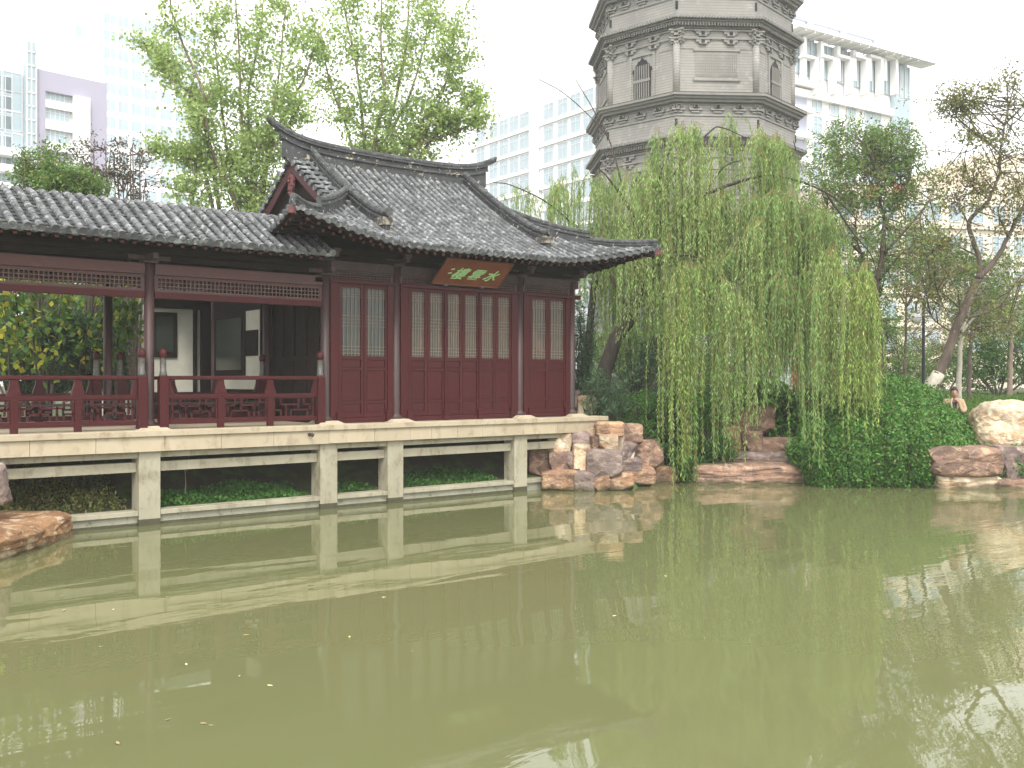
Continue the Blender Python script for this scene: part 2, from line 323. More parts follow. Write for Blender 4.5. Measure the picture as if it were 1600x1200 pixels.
# ================================================================== HALL
hall=thing('waterside_pavilion',(14.38,23.2,FZ),'dark red timber pavilion with grey curved tile roof and lattice doors over the pond','pavilion')
HX0,HX1,HY0,HY1=9.42,19.34,18.75,27.65
def prof(d): return 5.84+.42*d+.036*d*d
def qf(a,b): return (max(0,1-a/2.8)**1.5)*(max(0,1-b/2.8)**1.5)
def S(side,u,b,dz=0):
    if side in 'FB':
        a=min(u-HX0,HX1-u); sx=-1 if u<14.38 else 1; q=qf(max(a,0),b); X=u+sx*.38*q; Y=(HY0+b-.42*q) if side=='F' else (HY1-b+.42*q)
    else:
        a=min(u-HY0,HY1-u); sy=-1 if u<23.2 else 1; q=qf(max(a,0),b); Y=u+sy*.42*q; X=(HX0+b-.38*q) if side=='L' else (HX1-b+.38*q)
    return Vector((X,Y,prof(b)+.52*q+dz))
GB=2.0       # distance of the gable plane from the side eave
LAT={'F':(1,0,0),'B':(1,0,0),'L':(0,1,0),'R':(0,1,0)}
SP=.216
for side,nm in (('F','front_roof_tiles'),('B','back_roof_tiles'),('L','gable_skirt_tiles'),('R','gable_skirt_tiles')):
    lo,hi=(HX0,HX1) if side in 'FB' else (HY0,HY1)
    n=int((hi-lo)/SP); sp=(hi-lo)/n; m=MB()
    for i in range(n+1):
        u=lo+i*sp; a=min(u-lo,hi-u)
        if side in 'FB': bm=4.40 if a>=GB else a
        else: bm=min(a,GB)
        P=lambda b,u=u:S(side,u,b)
        barrel_row(m,P,0,bm,LAT[side],rng=rng,mi=0); eave_disc(m,P,LAT[side])
        u2=u+sp/2
        if i<n:
            a=min(u2-lo,hi-u2); bm=4.40 if (side in 'FB' and a>=GB) else min(a,GB)
            P2=lambda b,u=u2:S(side,u,b)
            pan_row(m,P2,0,bm,LAT[side],sp,rng=rng,mi=1); drip(m,P2,LAT[side],sp*.98)
    m.build(nm,[M['tile'],M['pan']],hall)
# soffit boards + rafters
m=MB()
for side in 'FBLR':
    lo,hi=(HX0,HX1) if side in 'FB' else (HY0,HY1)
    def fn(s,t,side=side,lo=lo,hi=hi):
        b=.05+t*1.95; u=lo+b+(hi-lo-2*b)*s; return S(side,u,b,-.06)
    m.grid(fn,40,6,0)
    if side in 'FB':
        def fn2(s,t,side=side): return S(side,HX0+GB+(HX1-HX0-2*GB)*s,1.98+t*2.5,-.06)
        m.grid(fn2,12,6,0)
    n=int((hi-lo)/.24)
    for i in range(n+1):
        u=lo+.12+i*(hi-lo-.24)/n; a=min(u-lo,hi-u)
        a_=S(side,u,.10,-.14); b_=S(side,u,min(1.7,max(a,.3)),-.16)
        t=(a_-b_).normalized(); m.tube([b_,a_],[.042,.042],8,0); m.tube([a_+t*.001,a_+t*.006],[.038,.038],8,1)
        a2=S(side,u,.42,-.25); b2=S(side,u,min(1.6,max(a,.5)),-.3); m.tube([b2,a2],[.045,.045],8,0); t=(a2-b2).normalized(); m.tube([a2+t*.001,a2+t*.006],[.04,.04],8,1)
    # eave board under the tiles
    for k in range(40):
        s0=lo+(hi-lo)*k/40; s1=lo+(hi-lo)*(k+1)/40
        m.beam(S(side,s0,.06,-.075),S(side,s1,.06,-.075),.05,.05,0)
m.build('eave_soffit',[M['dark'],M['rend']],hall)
# corner hip rafters
for (cx,cy) in ((0,0),(1,0),(0,1),(1,1)):
    X=HX0 if not cx else HX1; Y=HY0 if not cy else HY1; sx=1 if not cx else -1; sy=1 if not cy else -1
    def HP(b,dz=0): return S('F' if not cy else 'B',X+sx*b,b,dz)
    m=MB(); d=Vector((-sx,-sy,0)).normalized()
    m.beam(HP(1.9,-.34),HP(.05,-.15)+d*.0,.13,.17,0); m.beam(HP(.4,-.14)+Vector((0,0,.02)),HP(-.04,-.10),.11,.13,1)
    m.beam(HP(1.9,-.50),HP(.75,-.36),.13,.14,0)
    m.build('hip_rafter',[M['dark'],M['rend']],hall)
    # hip ridge with higher upper part
    m=MB()
    hi_=[HP(b) for b in np.linspace(1.0,2.62,9)]; lo_=[HP(b) for b in np.linspace(.02,1.02,7)]
    def wallpath(pts,z0,z1,th,mi):
        for p,q in zip(pts[:-1],pts[1:]):
            t=(q-p); t.z=0; t.normalize(); s=Vector((-t.y,t.x,0))*th/2
            m.add([p-s+Vector((0,0,z0)),p+s+Vector((0,0,z0)),q+s+Vector((0,0,z0)),q-s+Vector((0,0,z0)),p-s+Vector((0,0,z1)),p+s+Vector((0,0,z1)),q+s+Vector((0,0,z1)),q-s+Vector((0,0,z1))],
                  [(0,1,5,4),(1,2,6,5),(2,3,7,6),(3,0,4,7),(4,5,6,7),(3,2,1,0)],mi)
    wallpath(hi_,-.05,.34,.10,0); wallpath(hi_,.24,.275,.17,1); wallpath(lo_,-.05,.18,.10,0); wallpath(lo_,.10,.13,.15,1)
    for pts,h in ((hi_,.36),(lo_,.19)):
        for k,(p,q) in enumerate(zip(pts[:-1],pts[1:])):
            m.tube([p+Vector((0,0,h)),q+Vector((0,0,h+.0))+(q-p)*.04],[.07,.078],8,1)
    m.build('hip_ridge',[M['ridge'],M['ridgecap']],hall)
# main ridge
XCn=14.38
def rz(x): 
    u=abs((x-XCn)/3.45); return 8.92+.10*u*u+.30*u**6
m=MB(); n=30
def ridge_layer(z0f,z1f,half,th,mi,slant=0):
    xs=np.linspace(XCn-half,XCn+half,n+1)
    for a,b in zip(xs[:-1],xs[1:]):
        vs=[]
        for x in(a,b):
            for y in(-th/2,th/2):
                vs+= [(x,23.2+y,z0f(x)),(x,23.2+y,z1f(x))]
        m.add(vs,[(0,4,5,1),(2,3,7,6),(1,5,7,3),(0,2,6,4),(0,1,3,2),(4,6,7,5)],mi)
ridge_layer(lambda x:8.22 if abs(x-XCn)<2.9 else 8.22+.9*(abs(x-XCn)-2.9),lambda x:rz(x)-.30,3.18,.16,0)
ridge_layer(lambda x:rz(x)-.30,lambda x:rz(x)-.25,3.24,.25,0)
ridge_layer(lambda x:rz(x)-.25,lambda x:rz(x)-.13,3.26,.14,0)
ridge_layer(lambda x:rz(x)-.13,lambda x:rz(x)-.09,3.36,.26,0)
m.build('main_ridge',[M['ridge']],hall)
m=MB(); xs=np.linspace(XCn-3.46,XCn+3.46,29)
for a,b in zip(xs[:-1],xs[1:]):
    m.tube([(a,23.2,rz(a)-.04),(b+.02,23.2,rz(b)-.04)],[.095,.088],10)
for s in(-1,1): m.tube([(XCn+s*3.44,23.2,rz(XCn+s*3.44)-.05),(XCn+s*3.56,23.2,rz(XCn+s*3.5)-.02),(XCn+s*3.62,23.2,rz(XCn+s*3.5)+.05)],[.09,.075,.03],8)
m.build('ridge_cap',[M['ridgecap']],hall)
# descending ridges
for sx in(-1,1):
  for side in 'FB':
    X=XCn+sx*2.42; m=MB(); sg=1 if side=='F' else -1
    def DP(b,h=0): return S(side,X,b,h)
    up_=lambda b:.10*max(0,(1.5-b)/.8)**1.5
    bs=list(np.linspace(.72,4.36,18))
    for b0,b1 in zip(bs[:-1],bs[1:]):
        for z0,z1,th,mi in((-.05,.22,.1,0),(.22,.26,.17,1),(.26,.34,.09,0)):
            e0,e1=up_(b0),up_(b1); p=DP(b0); q=DP(b1); zz0=0 if z0<0 else 1
            vs=[]
            for P_,e in((p,e0),(q,e1)):
                for xx in(-th/2,th/2): vs+=[P_+Vector((xx,0,z0+e*zz0)),P_+Vector((xx,0,z1+e))]
            m.add(vs,[(0,4,5,1),(2,3,7,6),(1,5,7,3),(0,2,6,4),(0,1,3,2),(4,6,7,5)],mi)
        m.tube([DP(b0,.37+up_(b0)),DP(b1+.02,.37+up_(b1))],[.088,.078],9,1)
    # end block
    p=DP(.72); m.box(X-.13,X+.13,*(sorted((p.y-.03*sg,p.y+.32*sg))),p.z+.20,p.z+.38,2); m.box(X-.09,X+.09,*sorted((p.y+.02*sg,p.y+.28*sg)),p.z+.02,p.z+.2,0)
    m.box(X-.11,X+.11,*sorted((p.y-.1*sg,p.y+.1*sg)),p.z+.02,p.z+.06,2)
    m.tube([p+Vector((0,-.10*sg,.49)),p+Vector((0,.02*sg,.48))],[.1,.1],12,1)
    m.build('descending_ridge',[M['ridge'],M['ridgecap'],mat('lichen_mortar',(.28,.25,.19),.9,[(.07,.065,.06,.5,.06)],[7],bump=.6,coord='World')],hall)
# gables
for sx in(-1,1):
    gx=XCn+sx*(14.38-HX0-GB)      # gable plane
    m=MB(); n=10
    for sy in(-1,1):
        def zt(dy): return prof(4.45-abs(dy))
        ys=np.linspace(0,2.25,n+1)
        for a,b in zip(ys[:-1],ys[1:]):
            vs=[]
            for y in(a,b):
                for dx in(0,.06):
                    vs+=[(gx+sx*(dx-.06),23.2+sy*y,zt(y)-.04),(gx+sx*(dx-.06),23.2+sy*y,zt(y)-.30)]
            m.add(vs,[(0,4,5,1),(2,3,7,6),(0,2,6,4),(1,5,7,3),(0,1,3,2),(4,6,7,5)],0)
    m.build('barge_board',M['red'],hall)
    m=MB(); pts=[(0,8.15)]+[(y,prof(4.45-y)-.1) for y in np.linspace(.3,2.3,7)]; pts=pts+[(2.3,6.5)]
    ol=[(y,z) for y,z in pts]+[(-y,z) for y,z in pts[::-1][:-1]]
    m.prism(ol,(0,1,0),(0,0,1),(gx-sx*.22,23.2,0),.08); m.build('gable_wall',M['dark'],hall)
    m=MB(); o=[(0,.3),(.06,.26),(.13,.22),(.17,.12),(.12,.05),(.15,-.03),(.1,-.12),(.05,-.18),(.03,-.28),(0,-.34)]
    m.prism(o+[(-x,y) for x,y in o[::-1][1:-1]],(0,1,0),(0,0,1),(gx+sx*.0,23.2,7.78),.05)
    for k in range(5): m.tube([(gx+sx*.03,23.2+.08*math.sin(k*2.2),7.98-.1*k),(gx+sx*.05,23.2+.08*math.sin(k*2.2+.6),7.95-.1*k)],[.045,.03],8)
    m.build('carved_pendant',mat('faded_red_carving',(.2,.06,.06),.7,[(.08,.03,.03,.5,.1)],[14],bump=.8),hall)
    for sy in(-1,1):
        m=MB(); b=.25
        while b<2.35:
            z=prof(4.45-b); y=23.2+sy*b
            barrel_row(m,lambda s,y=y,z=z:Vector((gx-sx*(s-.08),y,z+.02+.03*s)),0,.6,(0,1,0),r=.075,L=.3,rng=rng); 
            eave_disc(m,lambda s,y=y,z=z:Vector((gx-sx*(s-.08),y,z+.02+.03*s)),(0,1,0),r=.08); b+=.235
        m.build('verge_tiles',M['tile'],hall)
    m=MB()
    ys=np.linspace(20.7,25.7,15)
    for a,b in zip(ys[:-1],ys[1:]): m.tube([(gx+sx*.1,a,6.98),(gx+sx*.1,b+.02,6.98)],[.085,.078],9)
    m.box(*sorted((gx-sx*.1,gx+sx*.06)),20.75,25.65,6.75,6.93); m.build('gable_foot_ridge',M['ridgecap'],hall)
# columns & walls
def column(mb,x,y,z0,z1,r=.1):
    mb.lathe((x,y,0),[(z0,r*1.45),(z0+.03,r*1.6),(z0+.07,r*1.5),(z0+.10,r*1.08),(z0+.14,r),(z1,r*.97)],18)
hc=[10.67,12.52,16.27,18.09]
for y in (20,26.3):
    for x in hc:
        m=MB(); column(m,x,y,FZ+.06,5.6); m.build('column',M['col'],hall,smooth=True); 
for y in(20,26.3):
    for x in hc: m=MB(); plinth(m,x,y); m.build('column_plinth',M['fascia'],hall)
def lattice_strip(mb,x0,x1,y,z0,z1,rows,pitch,t=.018,d=.03,mi=0):
    n=max(2,round((x1-x0)/pitch)); 
    for i in range(n+1): xx=x0+(x1-x0)*i/n; mb.box(xx-t/2,xx+t/2,y,y+d,z0,z1,mi)
    for j in range(rows+1): zz=z0+(z1-z0)*j/rows; mb.box(x0,x1,y-.002,y+d-.003,zz-t/2,zz+t/2,mi)
# beams and transoms of the front
for i in range(3):
    x0,x1=hc[i]+.1,hc[i+1]-.1
    m=MB(); m.box(x0,x1,19.93,20.07,5.32,5.53); m.box(x0,x1,19.95,20.05,5.28,5.315); m.build('beam',M['brown'],hall,bevel=.008)
    m=MB(); lattice_strip(m,x0+.06,x1-.06,19.975,5.15,5.26,2,.075,.016); m.box(x0,x0+.05,19.965,20.02,5.12,5.28); m.box(x1-.05,x1,19.965,20.02,5.12,5.28); m.box(x0,x1,20.04,20.05,5.12,5.3,1)
    m.build('transom_lattice',[M['friez'],M['dark']],hall)
    m=MB(); m.box(x0-.02,x1+.02,19.90,20.06,5.03,5.115); m.build('door_lintel',M['red'],hall,bevel=.008)
    m=MB(); m.box(x0,x1,19.94,20.08,FZ+.01,FZ+.12); m.build('door_sill',M['red'],hall,bevel=.006)
m=MB(); m.box(10.4,18.4,19.85,20.15,5.66,5.80); m.box(10.5,18.3,19.92,20.08,5.55,5.63); m.build('eave_purlin',M['dark'],hall)
for x in hc:
    m=MB(); m.box(x-.16,x+.16,19.84,20.16,5.5,5.56); m.box(x-.06,x+.06,19.45,20.3,5.56,5.66); m.box(x-.3,x+.3,19.94,20.06,5.6,5.66); m.box(x-.09,x+.09,19.42,19.58,5.66,5.74)
    m.build('bracket',M['brown'],hall,bevel=.01)
for xx in (10.67-.42,18.09+.42):
    m=MB(); m.box(min(xx,xx),max(xx,xx)+.001,0,0,0,0) if 0 else None
    s=-1 if xx<14 else 1; X0=10.67 if s<0 else 18.09
    m.box(*sorted((X0+s*.09,X0+s*.28)),19.93,20.07,5.02,5.13); m.box(*sorted((X0+s*.09,X0+s*.2)),19.94,20.06,5.3,5.5); m.build('beam_end',M['red'],hall)
M['glass']=mat('curtained_glass',(.055,.052,.04),.25,[(.09,.065,.045,.5,.2),(.15,.075,.045,.6,.08)],[1.1,2.5],spec=.6,stretch=(1,1,.5))
M['glassd']=mat('dim_glass',(.02,.026,.024),.2,[(.035,.045,.035,.5,.2)],[1.1],spec=.6)
def door_leaf(x0,x1,gl,name='door_leaf'):
    y=19.955; z0,z1=FZ+.125,5.03; st=.075
    lf=MB(); d=.05
    lf.box(x0,x0+st,y,y+d,z0,z1); lf.box(x1-st,x1,y,y+d,z0,z1)
    for a,b in((z0,z0+.10),(2.30,2.37),(3.06,3.13),(3.30,3.38),(z1-.09,z1)): lf.box(x0+st,x1-st,y+.002,y+d,a,b)
    lf.box(x0+st,x1-st,y+.025,y+d,z0,3.34)
    for a,b in((2.005+.09,2.30),(2.37,3.06),(3.13,3.30)):
        lf.box(x0+st+.012,x1-st-.012,y+.018,y+.026,a+.012,b-.012)
    for a in (2.37,3.13,3.38): lf.box(x0+st,x1-st,y-.006,y+.02,a-.006,a+.006)
    o=lf.build(name,M['red'],hall,bevel=.004)
    la=MB(); xa,xb,za,zb=x0+st,x1-st,3.385,z1-.092
    n=5
    for i in range(1,n+1): xx=xa+(xb-xa)*(i-.5)/n; la.box(xx-.007,xx+.007,y+.008,y+.022,za,zb)
    H=zb-za
    for f in(.04,.09,.14,.44,.49,.54,.59,.87,.91,.95): la.box(xa,xb,y+.004,y+.021,za+H*f-.0065,za+H*f+.0065)
    la.build('lattice',M['lat'],o)
    gg=MB(); gg.box(xa-.01,xb+.01,y+.028,y+.036,za-.01,zb+.01); gg.build('pane',M[gl],o)
def jamb(x0,x1):
    m=MB(); m.box(x0,x1,19.93,20.05,FZ+.125,5.03); m.build('jamb_board',M['red'],hall,bevel=.006)
def post(x,block=True):
    m=MB(); m.box(x-.022,x+.022,19.925,20.0,FZ+.1,5.04)
    if block: m.box(x-.07,x+.07,19.88,19.955,FZ+.005,FZ+.26)
    m.build('door_post',M['red'],hall,bevel=.005)
# left bay (centre, right alike)
for x0,x1,nl,gl in ((10.77,12.42,2,'glassd'),(12.62,16.17,6,'glass'),(16.37,17.99,2,'glass')):
    jw=.20 if nl==2 else .22; jamb(x0,x0+jw); jamb(x1-(.12 if nl==2 else .16),x1)
    a,b=x0+jw+.02,x1-(.12 if nl==2 else .16)-.02; wd=(b-a)/nl
    for k in range(nl): door_leaf(a+wd*k+.004,a+wd*(k+1)-.004,gl)
    post(a-.0); post(b)
    if nl==6:
        for k in(2,4): post(a+wd*k)
# side + back walls, ceiling
for X in(10.67,18.09):
    m=MB()
    ye=23.25 if X<12 else 26.2
    m.box(X-.05,X+.05,20.12,ye,FZ,3.3)
    for y in np.arange(20.2,ye,.6): m.box(X-.07,X+.07,y,y+.07,FZ,5.1)
    m.box(X-.08,X+.08,20.1,ye,3.3,3.4); m.box(X-.08,X+.08,20.1,26.2,5.05,5.5); m.box(X-.02,X+.02,20.12,ye,3.4,5.05,0)
    if X<12: m.box(X-.06,X+.06,ye,26.2,FZ,2.6); m.box(X-.06,X+.06,ye,26.2,4.6,5.05)
    m.build('side_wall',M['dark'],hall)
m=MB(); m.box(10.62,10.72,23.25,26.2,2.6,4.6); m.build('plaster_wall',M['white'],hall)
m=MB(); m.box(10.585,10.615,24.15,26.15,2.95,4.6); sw=m.build('side_window',M['dark'],hall); m=MB(); m.box(10.57,10.583,24.35,25.95,3.1,4.45); m.build('pane',M['glassd'],sw)
m=MB(); m.box(10.585,10.615,23.38,24.1,3.45,4.1); m.build('wall_plaque',M['dark'],hall,bevel=.015)
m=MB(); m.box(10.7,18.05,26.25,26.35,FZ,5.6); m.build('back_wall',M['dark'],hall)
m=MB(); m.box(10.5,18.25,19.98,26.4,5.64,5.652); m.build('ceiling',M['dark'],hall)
# ------------------------------------------------------------------ name board
BL=PY(672,441,19.84); 
bz0=BL.z; bx0=BL.x+.05; Wb=PY(777,448,19.84).x-bx0
top=PY(701,403,19.2)
board=thing('name_board',(bx0,19.84,bz0),'brown wooden name board with green brush characters tilted out above the centre doors','sign')
ay=Vector((0,top.y-19.84,top.z-bz0)); Hb=ay.length; ay.normalize(); ax=Vector((1,0,0))
nn=ax.cross(ay)   # towards the viewer / down
m=MB(); m.obox(Vector((bx0,19.84,bz0))+ax*Wb/2+ay*Hb/2,ax*Wb/2,ay*Hb/2,nn*.025); 
m.build('panel',mat('orange_brown_board',(.25,.07,.032),.6,[(.15,.045,.02,.5,.2)],[2]),board,bevel=.006)
m=MB()
for s in(0,1):
    m.beam(Vector((bx0+s*Wb,19.84,bz0))+nn*.02,Vector((bx0+s*Wb,19.84,bz0))+ay*Hb+nn*.02,.03,.035)
for s in(0,1): m.beam(Vector((bx0,19.84,bz0))+ay*Hb*s+nn*.02,Vector((bx0+Wb,19.84,bz0))+ay*Hb*s+nn*.02,.03,.03)
m.build('frame',mat('board_frame',(.15,.055,.03),.6),board)
M['jade']=mat('green_character_paint',(.38,.68,.30),.6,[(.45,.72,.38,.55,.15)],[25])
def glyph(ch,cx,cy,size,shear,par,name):
    c=bpy.data.curves.new(name,'FONT'); c.body=ch; c.size=size; c.shear=shear; c.extrude=.006; c.offset=.004; c.align_x='CENTER'; c.align_y='CENTER'
    o=bpy.data.objects.new(name,c); COL.objects.link(o); bpy.context.view_layer.update()
    me=bpy.data.meshes.new_from_object(o.evaluated_get(bpy.context.evaluated_depsgraph_get())); bpy.data.objects.remove(o)
    xs=[v.co.x for v in me.vertices]; ys=[v.co.y for v in me.vertices]; mx_=(min(xs)+max(xs))/2; my=(min(ys)+max(ys))/2
    base=Vector((0,0,0))
    for v in me.vertices:
        x,y,z=v.co; v.co=base+ax*(x-mx_+cx)+ay*(y-my+cy)+nn*(.034+z)
    me.materials.clear(); me.materials.append(M['jade'])
    return link(name,me,par)
fx=lambda f:f*Wb
for ch,f,fy,sz in(('樓',.33,.47,.40),('雲',.57,.47,.38),('水',.80,.47,.38)): glyph(ch,fx(f)-.03,Hb*fy,sz,.45,board,'character')
for k,(f,fy) in enumerate(((.165,.62),(.155,.46))):
    m=MB(); c=Vector((bx0,19.84,bz0))+ax*fx(f)+ay*Hb*fy+nn*.034; m.obox(c,ax*.045+ay*.012,ay*.018,nn*.005); m.build('seal_mark',M['jade'],board)
for s in(.2,.75):
    m=MB(); m.box(bx0+Wb*s-.05,bx0+Wb*s+.05,19.80,19.93,bz0-.06,bz0-.015); m.build('bracket',M['silver'],board)
# ================================================================== GALLERY (covered corridor)
gal=thing('covered_gallery',(5,21.3,FZ),'open timber gallery with a low grey tile roof joining the left of the pavilion','gallery')
GY0,GYr=19.2,21.35
def gp(d):
    if d<1.55: return 5.55+.50*d+.02*d*d
    e=(d-1.55)/.6; z0=5.55+.775+.048; return z0+.6*.56*(e-.5*e*e)
def G(side,u,b): 
    return Vector((u,GY0+b if side=='F' else 2*GYr-GY0-b,gp(b)))
GX0,GX1=-2.2,10.42
for side in'FB':
    m=MB(); n=int((GX1-GX0)/.232); sp=(GX1-GX0)/n
    for i in range(n+1):
        u=GX0+i*sp; P=lambda b,u=u:G(side,u,b)
        barrel_row(m,P,0,2.2,(1,0,0),rng=rng,r=.068,L=.27)
        eave_disc(m,P,(1,0,0),r=.075)
        if i<n: 
            P2=lambda b,u=u+sp/2:G(side,u,b)
            pan_row(m,P2,0,2.15,(1,0,0),sp,rng=rng,mi=1,L=.17); drip(m,P2,(1,0,0),sp*.98)
    m.build('front_roof_tiles' if side=='F' else 'back_roof_tiles',[M['tile'],M['pan']],gal)
m=MB()
for side in'FB':
    m.grid(lambda s,t:G(side,GX0+(GX1-GX0)*s,t*2.15)+Vector((0,0,-.05)),2,10)
    for i in range(int((GX1-GX0)/.232)):
        u=GX0+.1+i*.232; a=G(side,u,.1)+Vector((0,0,-.13)); b=G(side,u,1.4)+Vector((0,0,-.15)); t=(a-b).normalized()
        m.tube([b,a],.042,8,0); m.tube([a+t*.001,a+t*.006],.038,8,1)
    a=G(side,GX0,.06); b=G(side,GX1,.06); m.beam(a+Vector((0,0,-.07)),b+Vector((0,0,-.07)),.05,.05)
m.build('eave_soffit',[M['dark'],M['rend']],gal)
gc=[-1.05,2.85,6.76]
for y in(20,22.65):
    for x in gc+([10.5] if y>21 else []):
        m=MB(); column(m,x,y,FZ+.06,5.35); m.build('column',M['col'],gal,smooth=True)
    a=gc+[10.67]
    for i in range(3):
        x0,x1=a[i]+.1,a[i+1]-.1
        m=MB(); m.box(x0,x1,y-.07,y+.07,4.94,5.16); m.build('beam',M['redb'],gal,bevel=.01)
        if y<21:
            m=MB(); m.box(x0,x1,y-.05,y+.05,4.47,4.60); m.build('lower_beam',M['red'],gal,bevel=.008)
            m=MB(); m.box(x0,x0+.05,y-.03,y+.03,4.60,4.94); m.box(x1-.05,x1,y-.03,y+.03,4.60,4.94); m.box(x0+.05,x1-.05,y-.028,y+.028,4.60,4.635); m.box(x0+.05,x1-.05,y-.028,y+.028,4.895,4.94)
            m.build('frieze_frame',M['redb'],gal); m=MB(); lattice_strip(m,x0+.06,x1-.06,y-.015,4.645,4.885,3,.086,.02,.03); m.build('frieze_lattice',M['friez'],gal); m=MB(); m.box(x0+.05,x1-.05,y+.06,y+.07,4.86,4.94); m.build('lattice_backing',M['dark'],gal)
    m=MB(); m.tube([(GX0,y,5.43),(10.6,y,5.43)],.10,10); m.box(GX0,10.6,y-.04,y+.04,5.22,5.32); m.build('purlin',M['dark'],gal)
    for x in gc+[10.67]:
        m=MB(); m.box(x-.15,x+.15,y-.15,y+.15,5.17,5.22); m.box(x-.42,x+.42,y-.05,y+.05,5.225,5.32); m.box(x-.06,x+.06,y-.4,y+.4,5.23,5.34); m.build('bracket',M['brown'],gal,bevel=.012)
for y in(20,22.65):
    for x in gc: m=MB(); plinth(m,x,y); m.build('column_plinth',M['fascia'],gal)
for x in gc:
    m=MB(); m.box(x-.06,x+.06,20.1,22.55,5.0,5.17); m.tube([(x,21.35,5.2),(x,21.35,6.2)],.07,8); m.build('tie_beam',M['brown'],gal)
# ------------------------------------------------------------------ railings
def fret(mb,x0,x1,z0,z1,y,flip,t=.036,d=.045):
    """geometric fret of short bars"""
    w_=x1-x0; h=z1-z0
    segs=[((0,.33),(.17,.33)),((.17,0),(.17,.33)),((.0,.0),(.0,1)),((.17,.67),(.62,.67)),((.3,.33),(.3,.67)),((.3,0),(.3,.33)),((.43,.33),(.85,.33)),((.62,.33),(.62,1)),((.43,0),(.43,.33)),((.85,0),(.85,.33)),((.76,.67),(1,.67)),((.76,.67),(.76,1)),((.17,.67),(.17,1)),((1,0),(1,1)),((.93,.33),(.93,.67))]
    for (a,b),(c,e) in segs:
        if flip: a,c=1-a,1-c
        a,c=min(a,c),max(a,c); b,e=min(b,e),max(b,e)
        mb.box(x0+a*w_-t/2,x0+c*w_+t/2,y-d/2,y+d/2+(.001 if a==c else 0),z0+b*h-t/2,z0+e*h+t/2)
def railing(name,x0,x1,y,label,group):
    r=thing(name,((x0+x1)/2,y,FZ),label,'railing',group)
    for x in(x0,x1):
        m=MB(); m.box(x-.09,x+.09,y-.09,y+.09,FZ+.0,2.92); m.build('newel_post',M['red'],r,bevel=.012)
        m=MB(); m.lathe((x,y,0),[(2.92,.085),(2.97,.07),(3.0,.07),(3.01,.062),(3.30,.062),(3.31,.07)],14); b=m.build('newel_neck',M['silver'],r,smooth=True)
        m=MB(); m.lathe((x,y,0),[(3.28,.06),(3.31,.074),(3.37,.08),(3.42,.07),(3.46,.04),(3.475,.0)],14); m.build('newel_cap',M['red'],r,smooth=True)
    m=MB(); pr=[(2.83,.03),(2.86,.05),(2.90,.055),(2.93,.045),(2.945,.02)]
    m.box(x0+.08,x1-.08,y-.05,y+.05,2.845,2.925); m.build('handrail',M['red'],r,bevel=.015)
    m=MB(); m.box(x0+.08,x1-.08,y-.035,y+.035,2.47,2.55); m.build('mid_rail',M['red'],r,bevel=.006)
    m=MB(); m.box(x0+.08,x1-.08,y-.035,y+.035,1.96,2.04); m.build('bottom_rail',M['red'],r,bevel=.006)
    n=3; xs=[x0+.09+(x1-x0-.18)*k/n for k in range(n+1)]
    for k,x in enumerate(xs):
        if 0<k<n:
            m=MB(); m.box(x-.065,x+.065,y-.045,y+.045,FZ,2.475); m.build('stile',M['red'],r,bevel=.006)
        s=1 if k==0 else -1 if k==n else 0
        m=MB(); o=[(-.13,0),(.13,0),(.12,.05),(.075,.2),(.065,.30),(-.065,.30),(-.075,.2),(-.12,.05)]
        if s: o=[((x_+.0) if x_*s>0 else 0,z_) for x_,z_ in o]
        m.prism(o,(1,0,0),(0,0,1),(x,y,2.548),.07); m.build('baluster',M['red'],r,bevel=.008)
    for k in range(n):
        m=MB(); a,b=xs[k]+.09,xs[k+1]-.09
        fret(m,a,b,2.09,2.42,y,k%2)
        m.box(a-.03,b+.03,y-.02,y+.02,2.04,2.065); m.box(a-.03,b+.03,y-.02,y+.02,2.445,2.472); m.build('fret_panel',M['red'],r)
xA=6.76; xB=10.67
railing('railing',xA+.21,xB-.23,19.8,'dark red fret railing along the pond edge between the last gallery column and the pavilion','red gallery railings')
railing('railing',2.85+.21,xA-.21,19.8,'dark red fret railing along the pond edge running out at the left border','red gallery railings')
railing('railing',xA+.25,xB-.3,22.62,'rear red railing behind the bay next to the pavilion','red gallery railings')
railing('railing',2.85+.25,xA-.25,22.62,'rear red railing in front of the broad-leaved shrubs','red gallery railings')
m=MB(); m.box(GX0,10.5,22.2,22.6,FZ+.42,FZ+.47); m.build('bench_seat',M['brown'],gal)
# ================================================================== WATER, GROUND
def shore_pts():
    P=[(-300,19.78),(16.9,19.78)]
    for px,d in((900,25.9),(985,26.0),(1040,28.2),(1095,27.6),(1190,28.3),(1282,28.4),(1450,26.5),(1600,26.3),(1800,25.5),(2200,21),(2800,12)):
        q=W(px,600,d); P.append((q.x,q.y))
    P+=[(30,-25),(-300,-60)]
    return P
SH=np.array(shore_pts())
def sdist(x,y):
    """signed distance to the pond edge, positive on land"""
    A=SH; B=np.roll(SH,-1,axis=0); best=np.full(x.shape,1e9); ins=np.zeros(x.shape,bool)
    for (ax_,ay_),(bx,by) in zip(A,B):
        dx,dy=bx-ax_,by-ay_; t=np.clip(((x-ax_)*dx+(y-ay_)*dy)/(dx*dx+dy*dy),0,1)
        best=np.minimum(best,np.hypot(x-ax_-t*dx,y-ay_-t*dy))
        c=((ay_>y)!=(by>y)); 
        with np.errstate(divide='ignore',invalid='ignore'): xi=(bx-ax_)*(y-ay_)/(by-ay_ if by!=ay_ else 1e-9)+ax_
        ins^=c&(x<xi)
    return np.where(ins,-best,best)
